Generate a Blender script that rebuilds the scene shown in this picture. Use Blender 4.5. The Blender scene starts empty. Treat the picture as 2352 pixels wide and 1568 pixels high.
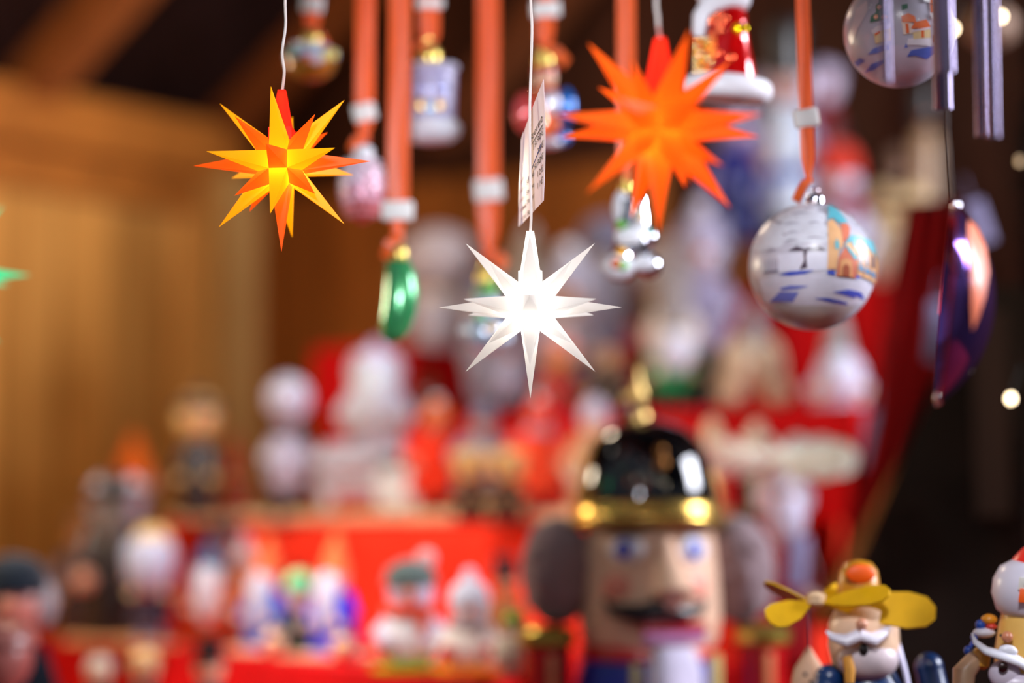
import bpy, bmesh, math, random
from mathutils import Vector, Matrix, Euler, noise
from mathutils.geometry import tessellate_polygon
random.seed(7)
C = bpy.context.scene.collection
S = bpy.context.scene
PI = math.pi
# ------------------------------------------------------------------ camera, world, light, exposure
CZ = 1.6                                   # camera height
F = 85.0 / 36.0 * 2352                     # focal length in pixels
PITCH = math.atan(416 / F)                 # horizon lies at y = 1200
cd = bpy.data.cameras.new('camera'); cam = bpy.data.objects.new('camera', cd); C.objects.link(cam)
cam.location = (0, 0, CZ); cam.rotation_euler = (PI / 2 + PITCH, 0, 0)
cd.sensor_width = 36; cd.lens = 85; cd.clip_start = .05; cd.clip_end = 60
cd.dof.use_dof = True; cd.dof.focus_distance = 1.70; cd.dof.aperture_fstop = 1.7
S.camera = cam
S.view_settings.view_transform = 'Standard'; S.view_settings.look = 'None'
S.view_settings.exposure = 0.0; S.view_settings.gamma = 1.0; S.view_settings.use_curve_mapping = False
S.cycles.use_denoising = True; S.cycles.max_bounces = 8; S.cycles.sample_clamp_indirect = 6.0
S.cycles.caustics_reflective = False; S.cycles.caustics_refractive = False

w = bpy.data.worlds.new('daylight'); S.world = w; w.use_nodes = True
nt = w.node_tree; bg = nt.nodes['Background']; bg.inputs['Strength'].default_value = 0.23
tc = nt.nodes.new('ShaderNodeTexCoord'); sp = nt.nodes.new('ShaderNodeSeparateXYZ'); rp = nt.nodes.new('ShaderNodeValToRGB')
nt.links.new(tc.outputs['Generated'], sp.inputs[0]); nt.links.new(sp.outputs['Z'], rp.inputs[0]); nt.links.new(rp.outputs[0], bg.inputs[0])
rp.color_ramp.elements[0].position = 0.0; rp.color_ramp.elements[0].color = (.22, .21, .22, 1)
rp.color_ramp.elements[1].position = 0.25; rp.color_ramp.elements[1].color = (.80, .88, 1.06, 1)

def lamp(name, kind, loc, power, color, size=.1, aim=None):
    l = bpy.data.lights.new(name, kind); l.energy = power; l.color = color
    if kind == 'AREA': l.size = size
    else: l.shadow_soft_size = size
    o = bpy.data.objects.new(name, l); C.objects.link(o); o.location = loc
    if aim: o.rotation_euler = (Vector(aim) - Vector(loc)).to_track_quat('-Z', 'Y').to_euler()
    return o
lamp('daylight_opening', 'AREA', (2.15, 2.12, CZ + .8), 84, (.94, .96, 1.07), .8, (.1, 2.45, CZ))
lamp('ceiling_lamp', 'POINT', (-.35, 2.95, CZ + .85), 9, (1, .80, .58), .06)
lamp('step_fill', 'AREA', (-.55, 2.3, CZ + .7), 1.7, (1, .95, .9), .22, (-.17, 2.8, CZ - .12)).data.spread = math.radians(64)  # unseen light added to brighten the lower steps and their figures
s2 = lamp('counter_fill', 'SPOT', (.2, .8, CZ + .78), 42, (.97, .98, 1.05), .06, (.345, 1.82, CZ + .06)); s2.data.spot_size = math.radians(20); s2.data.spot_blend = .15  # added spot, brightens the church ball and right-hand counter figures
s3 = lamp('snowman_fill', 'SPOT', (-.5, 1.75, CZ + .6), 22, (1, .96, .93), .05, (-.16, 2.52, CZ - .08)); s3.data.spot_size = math.radians(25); s3.data.spot_blend = .5  # extra unseen spot, put in only to lift the snowmen
sl = lamp('ornament_fill', 'SPOT', (-.16, .62, CZ + .36), 56, (.96, .98, 1.06), .06, (.04, 2.1, CZ + .32)); sl.data.spot_size = math.radians(21); sl.data.spot_blend = .4  # added spot out of view, brightens the hanging ornaments
lamp('wall_fill', 'POINT', (-.95, 2.6, CZ + .35), 12, (1, .86, .64), .08)  # added warm fill for the left wall, no lamp stands here
for i, (x, y, z) in enumerate([(.35, .3, .75), (.6, .45, .62), (.85, .6, .7), (.15, .25, .9), (-.4, .3, .8), (1.1, .7, .55)]):
    lamp('glint_light', 'POINT', (x, y, CZ + z), 1.1, (1, .86, .62), .013)  # unseen points added to make glints on the glass

# ------------------------------------------------------------------ pixel helpers (2352 x 1568)
cP, sP = math.cos(PITCH), math.sin(PITCH)
FWD = Vector((0, cP, sP)); UP = Vector((0, -sP, cP)); CAM = Vector((0, 0, CZ))
def at(px, py, d):
    return CAM + FWD * d + Vector((1, 0, 0)) * ((px - 1176) / F * d) + UP * ((784 - py) / F * d)
def on(px, Y, z):                          # a point standing at height z above the lens level, at distance Y
    D = Y * cP + z * sP
    return Vector(((px - 1176) / F * D, Y, CZ + z))
U = Vector((.824, -.566, 0)); N = Vector((-.566, -.824, 0)); W0 = 3.17      # back wall frame
def wallY(px, v):
    k = (px - 1176) / F; return (W0 - v) / (.566 * k + .824)
def onw(px, v, z): return on(px, wallY(px, v), z)
def wu(px, v):
    p = onw(px, v, 0); return p.x * U.x + p.y * U.y
def wp(u, v, z):                            # wall frame -> world
    p = U * u + (-N) * (W0 - v) ; return Vector((p.x, p.y, CZ + z))

# ------------------------------------------------------------------ materials
MC = {}
def lin(c): return tuple((x / 255 / 12.92 if x / 255 <= .04045 else ((x / 255 + .055) / 1.055) ** 2.4) for x in c)
def mat(kind, rgb, rough=None, var=.12, scale=40):
    key = (kind, tuple(rgb), rough, var, scale)
    if key in MC: return MC[key]
    m = bpy.data.materials.new(kind + '_%d_%d_%d' % tuple(rgb)); m.use_nodes = True
    t = m.node_tree; b = t.nodes['Principled BSDF']; c = lin(rgb)
    R = {'paint': .38, 'wool': .95, 'wood': .6, 'metal': .22, 'glass': .08, 'cloth': .85, 'satin': .42, 'plain': .6, 'mirror': .05}[kind]
    b.inputs['Roughness'].default_value = R if rough is None else rough
    n = t.nodes.new('ShaderNodeTexNoise'); n.inputs['Scale'].default_value = scale; n.inputs['Detail'].default_value = 3
    co = t.nodes.new('ShaderNodeTexCoord'); mp = t.nodes.new('ShaderNodeMapping')
    t.links.new(co.outputs['Object'], mp.inputs[0]); t.links.new(mp.outputs[0], n.inputs[0])
    if kind == 'wood': mp.inputs['Scale'].default_value = (1, 1, .12)
    r = t.nodes.new('ShaderNodeValToRGB'); t.links.new(n.outputs[0], r.inputs[0]); t.links.new(r.outputs[0], b.inputs['Base Color'])
    r.color_ramp.elements[0].position = .3; r.color_ramp.elements[1].position = .7
    r.color_ramp.elements[0].color = tuple(x * (1 - var) for x in c) + (1,); r.color_ramp.elements[1].color = tuple(min(1, x * (1 + var)) for x in c) + (1,)
    if kind in ('wool', 'cloth'):
        n2 = t.nodes.new('ShaderNodeTexNoise'); n2.inputs['Scale'].default_value = 300; bp = t.nodes.new('ShaderNodeBump')
        bp.inputs['Strength'].default_value = .5; bp.inputs['Distance'].default_value = .002
        t.links.new(co.outputs['Object'], n2.inputs[0]); t.links.new(n2.outputs[0], bp.inputs['Height']); t.links.new(bp.outputs[0], b.inputs['Normal'])
        b.inputs['Sheen Weight'].default_value = .25 if kind == 'wool' else 0; b.inputs['Specular IOR Level'].default_value = .15
    if kind == 'wood': b.inputs['Specular IOR Level'].default_value = .2
    if kind == 'metal': b.inputs['Metallic'].default_value = .9
    if kind == 'mirror': b.inputs['Metallic'].default_value = 1
    if kind == 'glass': b.inputs['Metallic'].default_value = .35; b.inputs['Coat Weight'].default_value = 1; b.inputs['Coat Roughness'].default_value = .04
    if kind == 'paint': b.inputs['Coat Weight'].default_value = .25; b.inputs['Coat Roughness'].default_value = .2
    if kind == 'satin':
        b.inputs['Sheen Weight'].default_value = .3
        tr = t.nodes.new('ShaderNodeBsdfTranslucent'); t.links.new(r.outputs[0], tr.inputs[0]); mx = t.nodes.new('ShaderNodeMixShader'); mx.inputs[0].default_value = .35
        t.links.new(b.outputs[0], mx.inputs[1]); t.links.new(tr.outputs[0], mx.inputs[2]); t.links.new(mx.outputs[0], t.nodes['Material Output'].inputs[0])
    MC[key] = m; return m
def plastic(rgb, trans=.72, em=.36):                # thin translucent star plastic, even glow added for the lamp light inside
    key = ('plastic', tuple(rgb), trans)
    if key in MC: return MC[key]
    m = bpy.data.materials.new('translucent_plastic_%d_%d_%d' % tuple(rgb)); m.use_nodes = True; t = m.node_tree
    b = t.nodes['Principled BSDF']; c = lin(rgb) + (1,)
    b.inputs['Base Color'].default_value = c; b.inputs['Roughness'].default_value = .45
    n = t.nodes.new('ShaderNodeTexNoise'); n.inputs['Scale'].default_value = 500; bp = t.nodes.new('ShaderNodeBump')
    bp.inputs['Strength'].default_value = .06; t.links.new(n.outputs[0], bp.inputs['Height']); t.links.new(bp.outputs[0], b.inputs['Normal'])
    tr = t.nodes.new('ShaderNodeBsdfTranslucent'); tr.inputs[0].default_value = c
    mx = t.nodes.new('ShaderNodeMixShader'); mx.inputs[0].default_value = trans
    b.inputs['Emission Color'].default_value = c; b.inputs['Emission Strength'].default_value = em / (1 - trans) * (.62 if min(rgb) > 200 else 1)
    t.links.new(b.outputs[0], mx.inputs[1]); t.links.new(tr.outputs[0], mx.inputs[2]); t.links.new(mx.outputs[0], t.nodes['Material Output'].inputs[0])
    MC[key] = m; return m
def glow(rgb, s):
    key = ('glow', tuple(rgb), s)
    if key in MC: return MC[key]
    m = bpy.data.materials.new('bulb_glow'); m.use_nodes = True; b = m.node_tree.nodes['Principled BSDF']
    b.inputs['Emission Color'].default_value = lin(rgb) + (1,); b.inputs['Emission Strength'].default_value = s
    MC[key] = m; return m
def boards(name, rgb, width=.11, var=.25, rough=.6, axis='u'):
    """planks: joints every `width` along the object's X, grain running along Z"""
    m = bpy.data.materials.new(name); m.use_nodes = True; t = m.node_tree; b = t.nodes['Principled BSDF']; c = lin(rgb)
    co = t.nodes.new('ShaderNodeTexCoord'); mp = t.nodes.new('ShaderNodeMapping'); mp.inputs['Scale'].default_value = (5, 5, .7)
    n = t.nodes.new('ShaderNodeTexNoise'); n.inputs['Scale'].default_value = 3; n.inputs['Detail'].default_value = 6; n.inputs['Distortion'].default_value = 1.2
    t.links.new(co.outputs['Object'], mp.inputs[0]); t.links.new(mp.outputs[0], n.inputs[0])
    r = t.nodes.new('ShaderNodeValToRGB'); t.links.new(n.outputs[0], r.inputs[0])
    r.color_ramp.elements[0].position = .3; r.color_ramp.elements[1].position = .68
    r.color_ramp.elements[0].color = tuple(x * (1 - var) * k for x, k in zip(c, (1, .9, .75))) + (1,)
    r.color_ramp.elements[1].color = tuple(min(1, x * (1 + var)) for x in c) + (1,)
    sx = t.nodes.new('ShaderNodeSeparateXYZ'); t.links.new(co.outputs['Object'], sx.inputs[0])
    d = t.nodes.new('ShaderNodeMath'); d.operation = 'DIVIDE'; d.inputs[1].default_value = width; t.links.new(sx.outputs['X'], d.inputs[0])
    fl = t.nodes.new('ShaderNodeMath'); fl.operation = 'FLOOR'; t.links.new(d.outputs[0], fl.inputs[0])
    wn = t.nodes.new('ShaderNodeTexWhiteNoise'); wn.noise_dimensions = '1D'; t.links.new(fl.outputs[0], wn.inputs['W'])
    hs = t.nodes.new('ShaderNodeHueSaturation'); t.links.new(r.outputs[0], hs.inputs['Color'])
    mr = t.nodes.new('ShaderNodeMapRange'); mr.inputs[3].default_value = .8; mr.inputs[4].default_value = 1.2; t.links.new(wn.outputs[0], mr.inputs[0]); t.links.new(mr.outputs[0], hs.inputs['Value'])
    fr = t.nodes.new('ShaderNodeMath'); fr.operation = 'FRACT'; t.links.new(d.outputs[0], fr.inputs[0])
    lt = t.nodes.new('ShaderNodeMath'); lt.operation = 'LESS_THAN'; lt.inputs[1].default_value = .05; t.links.new(fr.outputs[0], lt.inputs[0])
    mx = t.nodes.new('ShaderNodeMix'); mx.data_type = 'RGBA'; t.links.new(lt.outputs[0], mx.inputs['Factor']); t.links.new(hs.outputs[0], mx.inputs['A'])
    mx.inputs['B'].default_value = tuple(x * .35 for x in c) + (1,)
    t.links.new(mx.outputs['Result'], b.inputs['Base Color']); b.inputs['Roughness'].default_value = rough; b.inputs['Specular IOR Level'].default_value = .12
    return m

# ------------------------------------------------------------------ mesh helpers
class MB:
    def __init__(s): s.v = []; s.f = []; s.mi = []; s.ms = []; s.cur = 0
    def use(s, m):
        if m not in s.ms: s.ms.append(m)
        s.cur = s.ms.index(m); return s
    def add(s, vs, fs, M=None):
        o = len(s.v); s.v += [tuple((M @ Vector(v)) if M else v) for v in vs]
        for f in fs: s.f.append(tuple(i + o for i in f)); s.mi.append(s.cur)
        return s
    def lathe(s, prof, seg=28, M=None, sx=1, sy=1, arc=None):
        vs = []; n = len(prof)
        for r, z in prof:
            for i in range(seg):
                a = 2 * PI * i / seg; vs.append((r * math.cos(a) * sx, r * math.sin(a) * sy, z))
        fs = [(j * seg + i, j * seg + (i + 1) % seg, (j + 1) * seg + (i + 1) % seg, (j + 1) * seg + i) for j in range(n - 1) for i in range(seg)]
        fs.append(tuple(range(seg - 1, -1, -1))); fs.append(tuple((n - 1) * seg + i for i in range(seg)))
        return s.add(vs, fs, M)
    def ball(s, c, r, sx=1, sy=1, sz=1, seg=22, M=None, rot=None):
        pr = [(max(1e-5, math.sin(PI * j / 14)) * r, -math.cos(PI * j / 14) * r) for j in range(15)]
        Mx = Matrix.Translation(Vector(c)) @ (rot.to_matrix().to_4x4() if rot else Matrix()) @ Matrix.Diagonal((sx, sy, sz, 1))
        return s.lathe(pr, seg, (M @ Mx) if M else Mx)
    def box(s, c, d, M=None, bev=.0):
        x, y, z = (q / 2 for q in d); b = min(bev, x, y, z) if bev else 0
        if not b:
            vs = [(c[0] + i * x, c[1] + j * y, c[2] + k * z) for k in (-1, 1) for j in (-1, 1) for i in (-1, 1)]
            return s.add(vs, [(0, 2, 3, 1), (4, 5, 7, 6), (0, 1, 5, 4), (2, 6, 7, 3), (0, 4, 6, 2), (1, 3, 7, 5)], M)
        bm = bmesh.new(); bmesh.ops.create_cube(bm, size=1); bmesh.ops.scale(bm, vec=d, verts=bm.verts)
        bmesh.ops.bevel(bm, geom=bm.edges[:], offset=b, segments=2, affect='EDGES', profile=.5); bmesh.ops.translate(bm, vec=c, verts=bm.verts)
        bm.verts.index_update(); s.add([v.co.copy() for v in bm.verts], [[v.index for v in f.verts] for f in bm.faces], M); bm.free(); return s
    def tube(s, pts, rad, seg=12, M=None, flat=1):
        pts = [Vector(p) for p in pts]; n = len(pts); rad = rad if isinstance(rad, (list, tuple)) else [rad] * n; vs = []; px = None
        for i, p in enumerate(pts):
            t = (pts[min(i + 1, n - 1)] - pts[max(i - 1, 0)]).normalized()
            if px is None: px = t.orthogonal().normalized()
            px = (px - t * px.dot(t)).normalized(); py = t.cross(px)
            for k in range(seg):
                a = 2 * PI * k / seg; vs.append(p + px * (math.cos(a) * rad[i]) + py * (math.sin(a) * rad[i] * flat))
        fs = [(j * seg + i, j * seg + (i + 1) % seg, (j + 1) * seg + (i + 1) % seg, (j + 1) * seg + i) for j in range(n - 1) for i in range(seg)]
        fs.append(tuple(range(seg - 1, -1, -1))); fs.append(tuple((n - 1) * seg + i for i in range(seg)))
        return s.add(vs, fs, M)
    def prism(s, poly, y0, y1, M=None):      # polygon in XZ extruded along Y
        n = len(poly); vs = [(x, y0, z) for x, z in poly] + [(x, y1, z) for x, z in poly]
        return s.add(vs, [tuple(range(n)), tuple(range(2 * n - 1, n - 1, -1))] + [(i, i + n, (i + 1) % n + n, (i + 1) % n) for i in range(n)], M)
    def slab(s, poly, z0, z1, M=None):       # polygon in XY extruded along Z
        n = len(poly); vs = [(p[0], p[1], z0) for p in poly] + [(p[0], p[1], z1) for p in poly]
        return s.add(vs, [tuple(range(n - 1, -1, -1)), tuple(range(n, 2 * n))] + [(i, (i + 1) % n, (i + 1) % n + n, i + n) for i in range(n)], M)
    def build(s, name, m=None, parent=None, smooth=True, loc=None):
        me = bpy.data.meshes.new(name); me.from_pydata([tuple(v) for v in s.v], [], s.f)
        for x in (s.ms if s.ms else [m]): me.materials.append(x)
        if s.ms: me.polygons.foreach_set('material_index', s.mi)
        bm = bmesh.new(); bm.from_mesh(me); bmesh.ops.recalc_face_normals(bm, faces=bm.faces); bm.to_mesh(me); bm.free()
        if smooth: me.shade_smooth(); me.set_sharp_from_angle(angle=math.radians(42))
        o = bpy.data.objects.new(name, me); C.objects.link(o)
        if parent: o.parent = parent
        if loc is not None: o.location = loc
        return o
def thing(name, label, cat, loc, rz=0, group=None, rot=None):
    o = bpy.data.objects.new(name, None); o.empty_display_size = .02; C.objects.link(o); o.location = loc
    o.rotation_euler = rot or (0, 0, rz); o['label'] = label; o['category'] = cat
    if group: o['group'] = group
    return o
def struct(name, mb, m, label, smooth=False, loc=None):
    o = mb.build(name, m, None, smooth, loc); o['kind'] = 'structure'; o['label'] = label; o['category'] = name.split('_')[0]; return o

# ------------------------------------------------------------------ the hut
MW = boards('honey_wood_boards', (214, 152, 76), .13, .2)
MD = boards('dark_brown_boards', (62, 32, 20), .12, .3)  # darker brown than the lower back wall planks
MDD = boards('shade_black_boards', (16, 12, 10), .14, .3)  # near-black colour stands in for the dark open space at right
MB1 = boards('brown_wood_boards', (150, 88, 36), .12, .25)
MR = mat('wood', (150, 84, 40), .6, .2, 20)
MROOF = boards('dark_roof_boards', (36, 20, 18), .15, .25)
def oriented(mb, name, m, origin, xdir, label):       # mesh authored in (x along wall, y depth, z up), placed as a rotated object
    o = struct(name, mb, m, label); o.location = origin; o.rotation_euler = (0, 0, math.atan2(xdir.y, xdir.x)); return o
CORN = Vector((-.51, 4.2, 0))
# back wall along U, left wall along N (towards the lens)
mb = MB(); mb.box((.42, .03, .80), (.9, .06, 1.6)); mb.box((.42, .03, 1.88), (.9, .06, .56))
oriented(mb, 'wall_back', MB1, CORN, U, 'brown plank back wall of the stall between post and display steps')
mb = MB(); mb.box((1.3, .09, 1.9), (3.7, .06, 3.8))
oriented(mb, 'wall_rear', MD, CORN, U, 'dark brown plank wall behind the upper display steps')
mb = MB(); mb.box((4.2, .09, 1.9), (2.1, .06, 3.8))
oriented(mb, 'wall_right', MDD, CORN, U, 'plank wall at the right of the stall, coloured nearly black for the dark space there')
mb = MB(); mb.box((1.3, .03, 1.13), (2.6, .06, 2.26))
oriented(mb, 'wall_left', MW, CORN + N * 2.6, -N, 'honey coloured plank side wall of the stall')
mb = MB(); mb.box((1.3, -.035, 2.235), (2.6, .07, .09)); mb.box((1.3, -.015, 2.16), (2.6, .03, .06))
oriented(mb, 'trim_1', mat('wood', (176, 104, 36), .55, .2, 12), CORN + N * 2.6, -N, 'wooden top plate running along the head of the side wall')
mb = MB(); mb.box((.055, -.045, 1.1), (.11, .09, 2.2))
oriented(mb, 'trim_2', mat('wood', (206, 158, 92), .6, .15, 12), CORN + U * -.02, U, 'pale corner post where side wall meets back wall')
# roof: rises from the side wall; rafters run up it
e = .71
def rp_(s, t, dz=0):
    p = CORN + N * s + U * t; return Vector((p.x, p.y, CZ + .66 + e * t + dz))
mb = MB(); mb.add([rp_(-.1, -.1, .03), rp_(2.6, -.1, .03), rp_(2.6, 1.6, .03), rp_(-.1, 1.6, .03), rp_(-.1, -.1, .09), rp_(2.6, -.1, .09), rp_(2.6, 1.6, .09), rp_(-.1, 1.6, .09)],
       [(0, 1, 2, 3), (7, 6, 5, 4), (0, 4, 5, 1), (1, 5, 6, 2), (2, 6, 7, 3), (3, 7, 4, 0)])
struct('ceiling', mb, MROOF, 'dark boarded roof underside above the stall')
mb = MB(); mb.add([rp_(-.1, 1.6, .03), rp_(2.6, 1.6, .03), rp_(2.6, 4.6, -3.2 * 1.0), rp_(-.1, 4.6, -3.2), rp_(-.1, 1.6, .09), rp_(2.6, 1.6, .09), rp_(2.6, 4.6, -3.14), rp_(-.1, 4.6, -3.14)],
       [(0, 1, 2, 3), (7, 6, 5, 4), (0, 4, 5, 1), (1, 5, 6, 2), (2, 6, 7, 3), (3, 7, 4, 0)])
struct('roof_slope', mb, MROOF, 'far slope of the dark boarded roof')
def rafter(name, s, label, m=MR, wd=.07, t1=1.6):
    mb = MB(); a = wd / 2
    mb.add([rp_(s - a, -.02, .03), rp_(s + a, -.02, .03), rp_(s + a, t1, .03), rp_(s - a, t1, .03), rp_(s - a, -.02, -.05), rp_(s + a, -.02, -.05), rp_(s + a, t1, -.05), rp_(s - a, t1, -.05)],
           [(0, 1, 2, 3), (7, 6, 5, 4), (0, 4, 5, 1), (1, 5, 6, 2), (2, 6, 7, 3), (3, 7, 4, 0)])
    struct(name, mb, m, label)
rafter('trim_3', .50, 'orange brown rafter sloping up from the side wall at upper left')
rafter('trim_4', .03, 'dim rafter against the back wall beside the yellow star', mat('wood', (128, 66, 28), .6, .2, 20), .06)
def beam(name, a, b, wd, th, m, label):
    a, b = Vector(a), Vector(b); d = b - a; M = Matrix.Translation((a + b) / 2) @ d.to_track_quat('Z', 'Y').to_matrix().to_4x4()
    mb = MB(); mb.box((0, 0, 0), (wd, th, d.length), M); struct(name, mb, m, label)
beam('trim_5', onw(1020, .02, .62), onw(1440, .02, .95), .07, .05, mat('wood', (104, 54, 26), .6, .2, 20), 'dark brown diagonal brace on the rear wall above the steps')
beam('trim_6', at(2172, 930, 2.78), at(1900, 1430, 2.66), .026, .02, mat('wood', (150, 96, 38), .6, .2, 20), 'slanting wooden edge strip at the right end of the red steps')
beam('trim_7', at(2272, 720, 2.60), at(2282, 1190, 2.54), .035, .02, mat('wood', (50, 28, 12), .6, .2, 20), 'short brown upright board in the dark right corner')
mb = MB(); mb.box((0, 2.2, -.03), (7, 6.4, .06)); struct('floor', mb, boards('floor_boards', (90, 70, 55), .15), 'wooden stall floor')
mb = MB(); mb.box((.35, 2.08, CZ - .53), (2.6, 1.2, .05), bev=.004); mb.box((.35, 2.08, .53), (2.5, 1.1, 1.04))
o = mb.build('sales_counter', mat('cloth', (120, 12, 16)), None); o['label'] = 'deep red covered sales counter below the figures'; o['category'] = 'counter'

# ------------------------------------------------------------------ red stepped displays
RED = mat('cloth', (205, 6, 12), .8, .12, 14); RED_LIT = mat('cloth', (238, 52, 26), .8, .12, 14)  # second red: same cloth with the warm light put into its colour
PALE = mat('wood', (222, 184, 140), .6, .1, 20)
def step(name, label, px0, px1, v0, v1, z, drop, m, board=False):
    u0, u1 = wu(px0, v1), wu(px1, v1); org = wp(u0, v1, z - drop)
    t = thing(name, label, 'display step', org, math.atan2(U.y, U.x))
    L = u1 - u0; D = v1 - v0
    mb = MB(); mb.box((L / 2, D / 2, drop / 2 - .004), (L - .02, D - .02, drop - .01)); mb.build('box', MD, t, False)
    mb = MB(); nx = max(24, int(L / .012)); prof = [(D, drop)] + [(D - D * i / 4, drop) for i in range(1, 4)] + [(.004, drop - .001), (0, drop - .006)] + [(0, drop * (1 - i / 12)) for i in range(1, 13)]
    vs = []; ph = random.random() * 9
    for j, (y, zz) in enumerate(prof):
        for i in range(nx + 1):
            x = L * i / nx; k = min(1, max(0, (drop - zz) / .1)); f = .007 * k * (math.sin(x * 55 + ph + math.sin(x * 13) * 2) + .6 * noise.noise(Vector((x * 30, zz * 8, ph))))
            vs.append((x, y - .004 - max(0, f + .006 * k), zz + .002))
    mb.add(vs, [(j * (nx + 1) + i, j * (nx + 1) + i + 1, (j + 1) * (nx + 1) + i + 1, (j + 1) * (nx + 1) + i) for j in range(len(prof) - 1) for i in range(nx)])
    for xs in (0, L):
        n0 = len(mb.v); k = 1 if xs else -1
        mb.add([(xs + k * .002, 0, 0), (xs + k * .002, D, 0), (xs + k * .002, D, drop + .002), (xs + k * .002, 0, drop + .002)], [(0, 1, 2, 3)])
    mb.build('red_cloth', m, t)
    if board: mb = MB(); mb.box((L / 2, .03, drop + .008), (L - .01, .075, .012), bev=.002); mb.build('board', PALE, t)
    return t
step('display_step', 'low red cloth step carrying the white Santa bench and fuzzy-headed figure', 385, 1705, .52, .78, 0, .5, RED_LIT, True)
step('display_step', 'red cloth step under the two grey-hatted gnomes', 745, 1965, .30, .52, .142, .30, RED)
step('display_step', 'topmost red cloth step under the soldier figures at upper right', 1640, 2040, .02, .29, .312, .40, RED)
step('display_step', 'small red cloth block behind the white Santa on his bench', 722, 905, .31, .52, .245, .10, RED)
def poly_step(name, label, poly, z0, z1, m):
    t = thing(name, label, 'display step', (0, 0, CZ + z0)); h = z1 - z0
    mb = MB(); mb.slab(poly, 0, h - .004); mb.build('box', MD, t, False)
    mb = MB(); pts = []
    for i in range(len(poly)):
        a, b = Vector(poly[i]), Vector(poly[(i + 1) % len(poly)]); n = max(2, int((b - a).length / .012)); nn = Vector((b.y - a.y, a.x - b.x)).normalized()
        pts += [(a + (b - a) * k / n, nn) for k in range(n)]
    m_ = len(pts); vs = []
    for j in range(10):
        zz = h * (1 - j / 9); k = min(1, j / 3)
        for i, (p, nn) in enumerate(pts):
            q = p + nn * (.004 + .006 * k * (1 + math.sin(i * .75 + math.sin(i * .2) * 2))); vs.append((q.x, q.y, zz))
    mb.add(vs, [(j * m_ + i, j * m_ + (i + 1) % m_, (j + 1) * m_ + (i + 1) % m_, (j + 1) * m_ + i) for j in range(9) for i in range(m_)] + [tuple(range(m_))])
    mb.build('red_cloth', m, t)
def ln(y, x0, x1): pass
pL = Vector((-.487, 3.08)); pR = Vector((-.12, 2.41)); dd = (pR - pL).normalized()
a0 = pL - dd * .16; a1 = pR + dd * .16
b0 = wp(wu(110, .78) - .03, .79, 0); b1 = wp(wu(1860, .78), .79, 0)
poly_step('display_step', 'red cloth step carrying the blue-coated gnomes and snowmen', [a0, a1, (.0, 2.60), (b1.x - .08, b1.y - .12), (b1.x, b1.y), (b0.x, b0.y)], -.5, -.15, RED)
off = Vector((-dd.y, dd.x)) * -.34
poly_step('display_step', 'lowest red cloth step along the bottom edge of the display', [a0 + off, a1 + off + dd * -.22, a1 + dd * .0 + Vector((-.02, -.015)), a0 + Vector((-.02, -.015))], -.5, -.29, RED)

mb = MB(); A = [at(px, py, dd_) for px, py, dd_ in ((2178, 925, 2.74), (1912, 1425, 2.62), (1912, 1760, 2.60), (2560, 1760, 2.40), (2560, 640, 2.58), (2236, 660, 2.71))]; bk = Vector((.012, .02, 0))
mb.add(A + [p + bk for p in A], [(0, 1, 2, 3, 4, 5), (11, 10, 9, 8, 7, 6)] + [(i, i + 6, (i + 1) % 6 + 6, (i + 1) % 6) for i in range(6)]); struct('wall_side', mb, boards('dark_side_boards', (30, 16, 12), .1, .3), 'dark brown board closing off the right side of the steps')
# red curtain at the right end
cpx = [(2010, 690, 3.05), (2050, 600, 3.0), (2090, 520, 2.98), (2135, 470, 2.95), (2180, 470, 2.93), (2215, 560, 2.92)]
t = thing('red_curtain', 'dark red drape hanging beside the right end of the steps', 'curtain', at(2100, 1000, 2.95))
mb = MB(); vs = []; nx = 40; nz = 16
for j in range(nz + 1):
    for i in range(nx + 1):
        a = i / nx; py = 470 + 960 * j / nz; xl = 2075 - 175 * j / nz; xr = 2205 if py < 900 else 2205 - (py - 900) * .55
        vs.append(at(xl + (xr - xl) * a, py, 2.93 - .12 * a - .05 * j / nz + .016 * math.sin(a * 22 + .8 * math.sin(j * .3))) - t.location)
mb.add(vs, [(j * (nx + 1) + i, j * (nx + 1) + i + 1, (j + 1) * (nx + 1) + i + 1, (j + 1) * (nx + 1) + i) for j in range(nz) for i in range(nx)])
mb.build('fabric', mat('cloth', (140, 4, 12), .8, .12, 14), t)
mb = MB(); mb.tube([at(2015, 472, 2.955) - t.location, at(2225, 460, 2.82) - t.location], .004); mb.build('rod', mat('wood', (60, 10, 14)), t)

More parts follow.
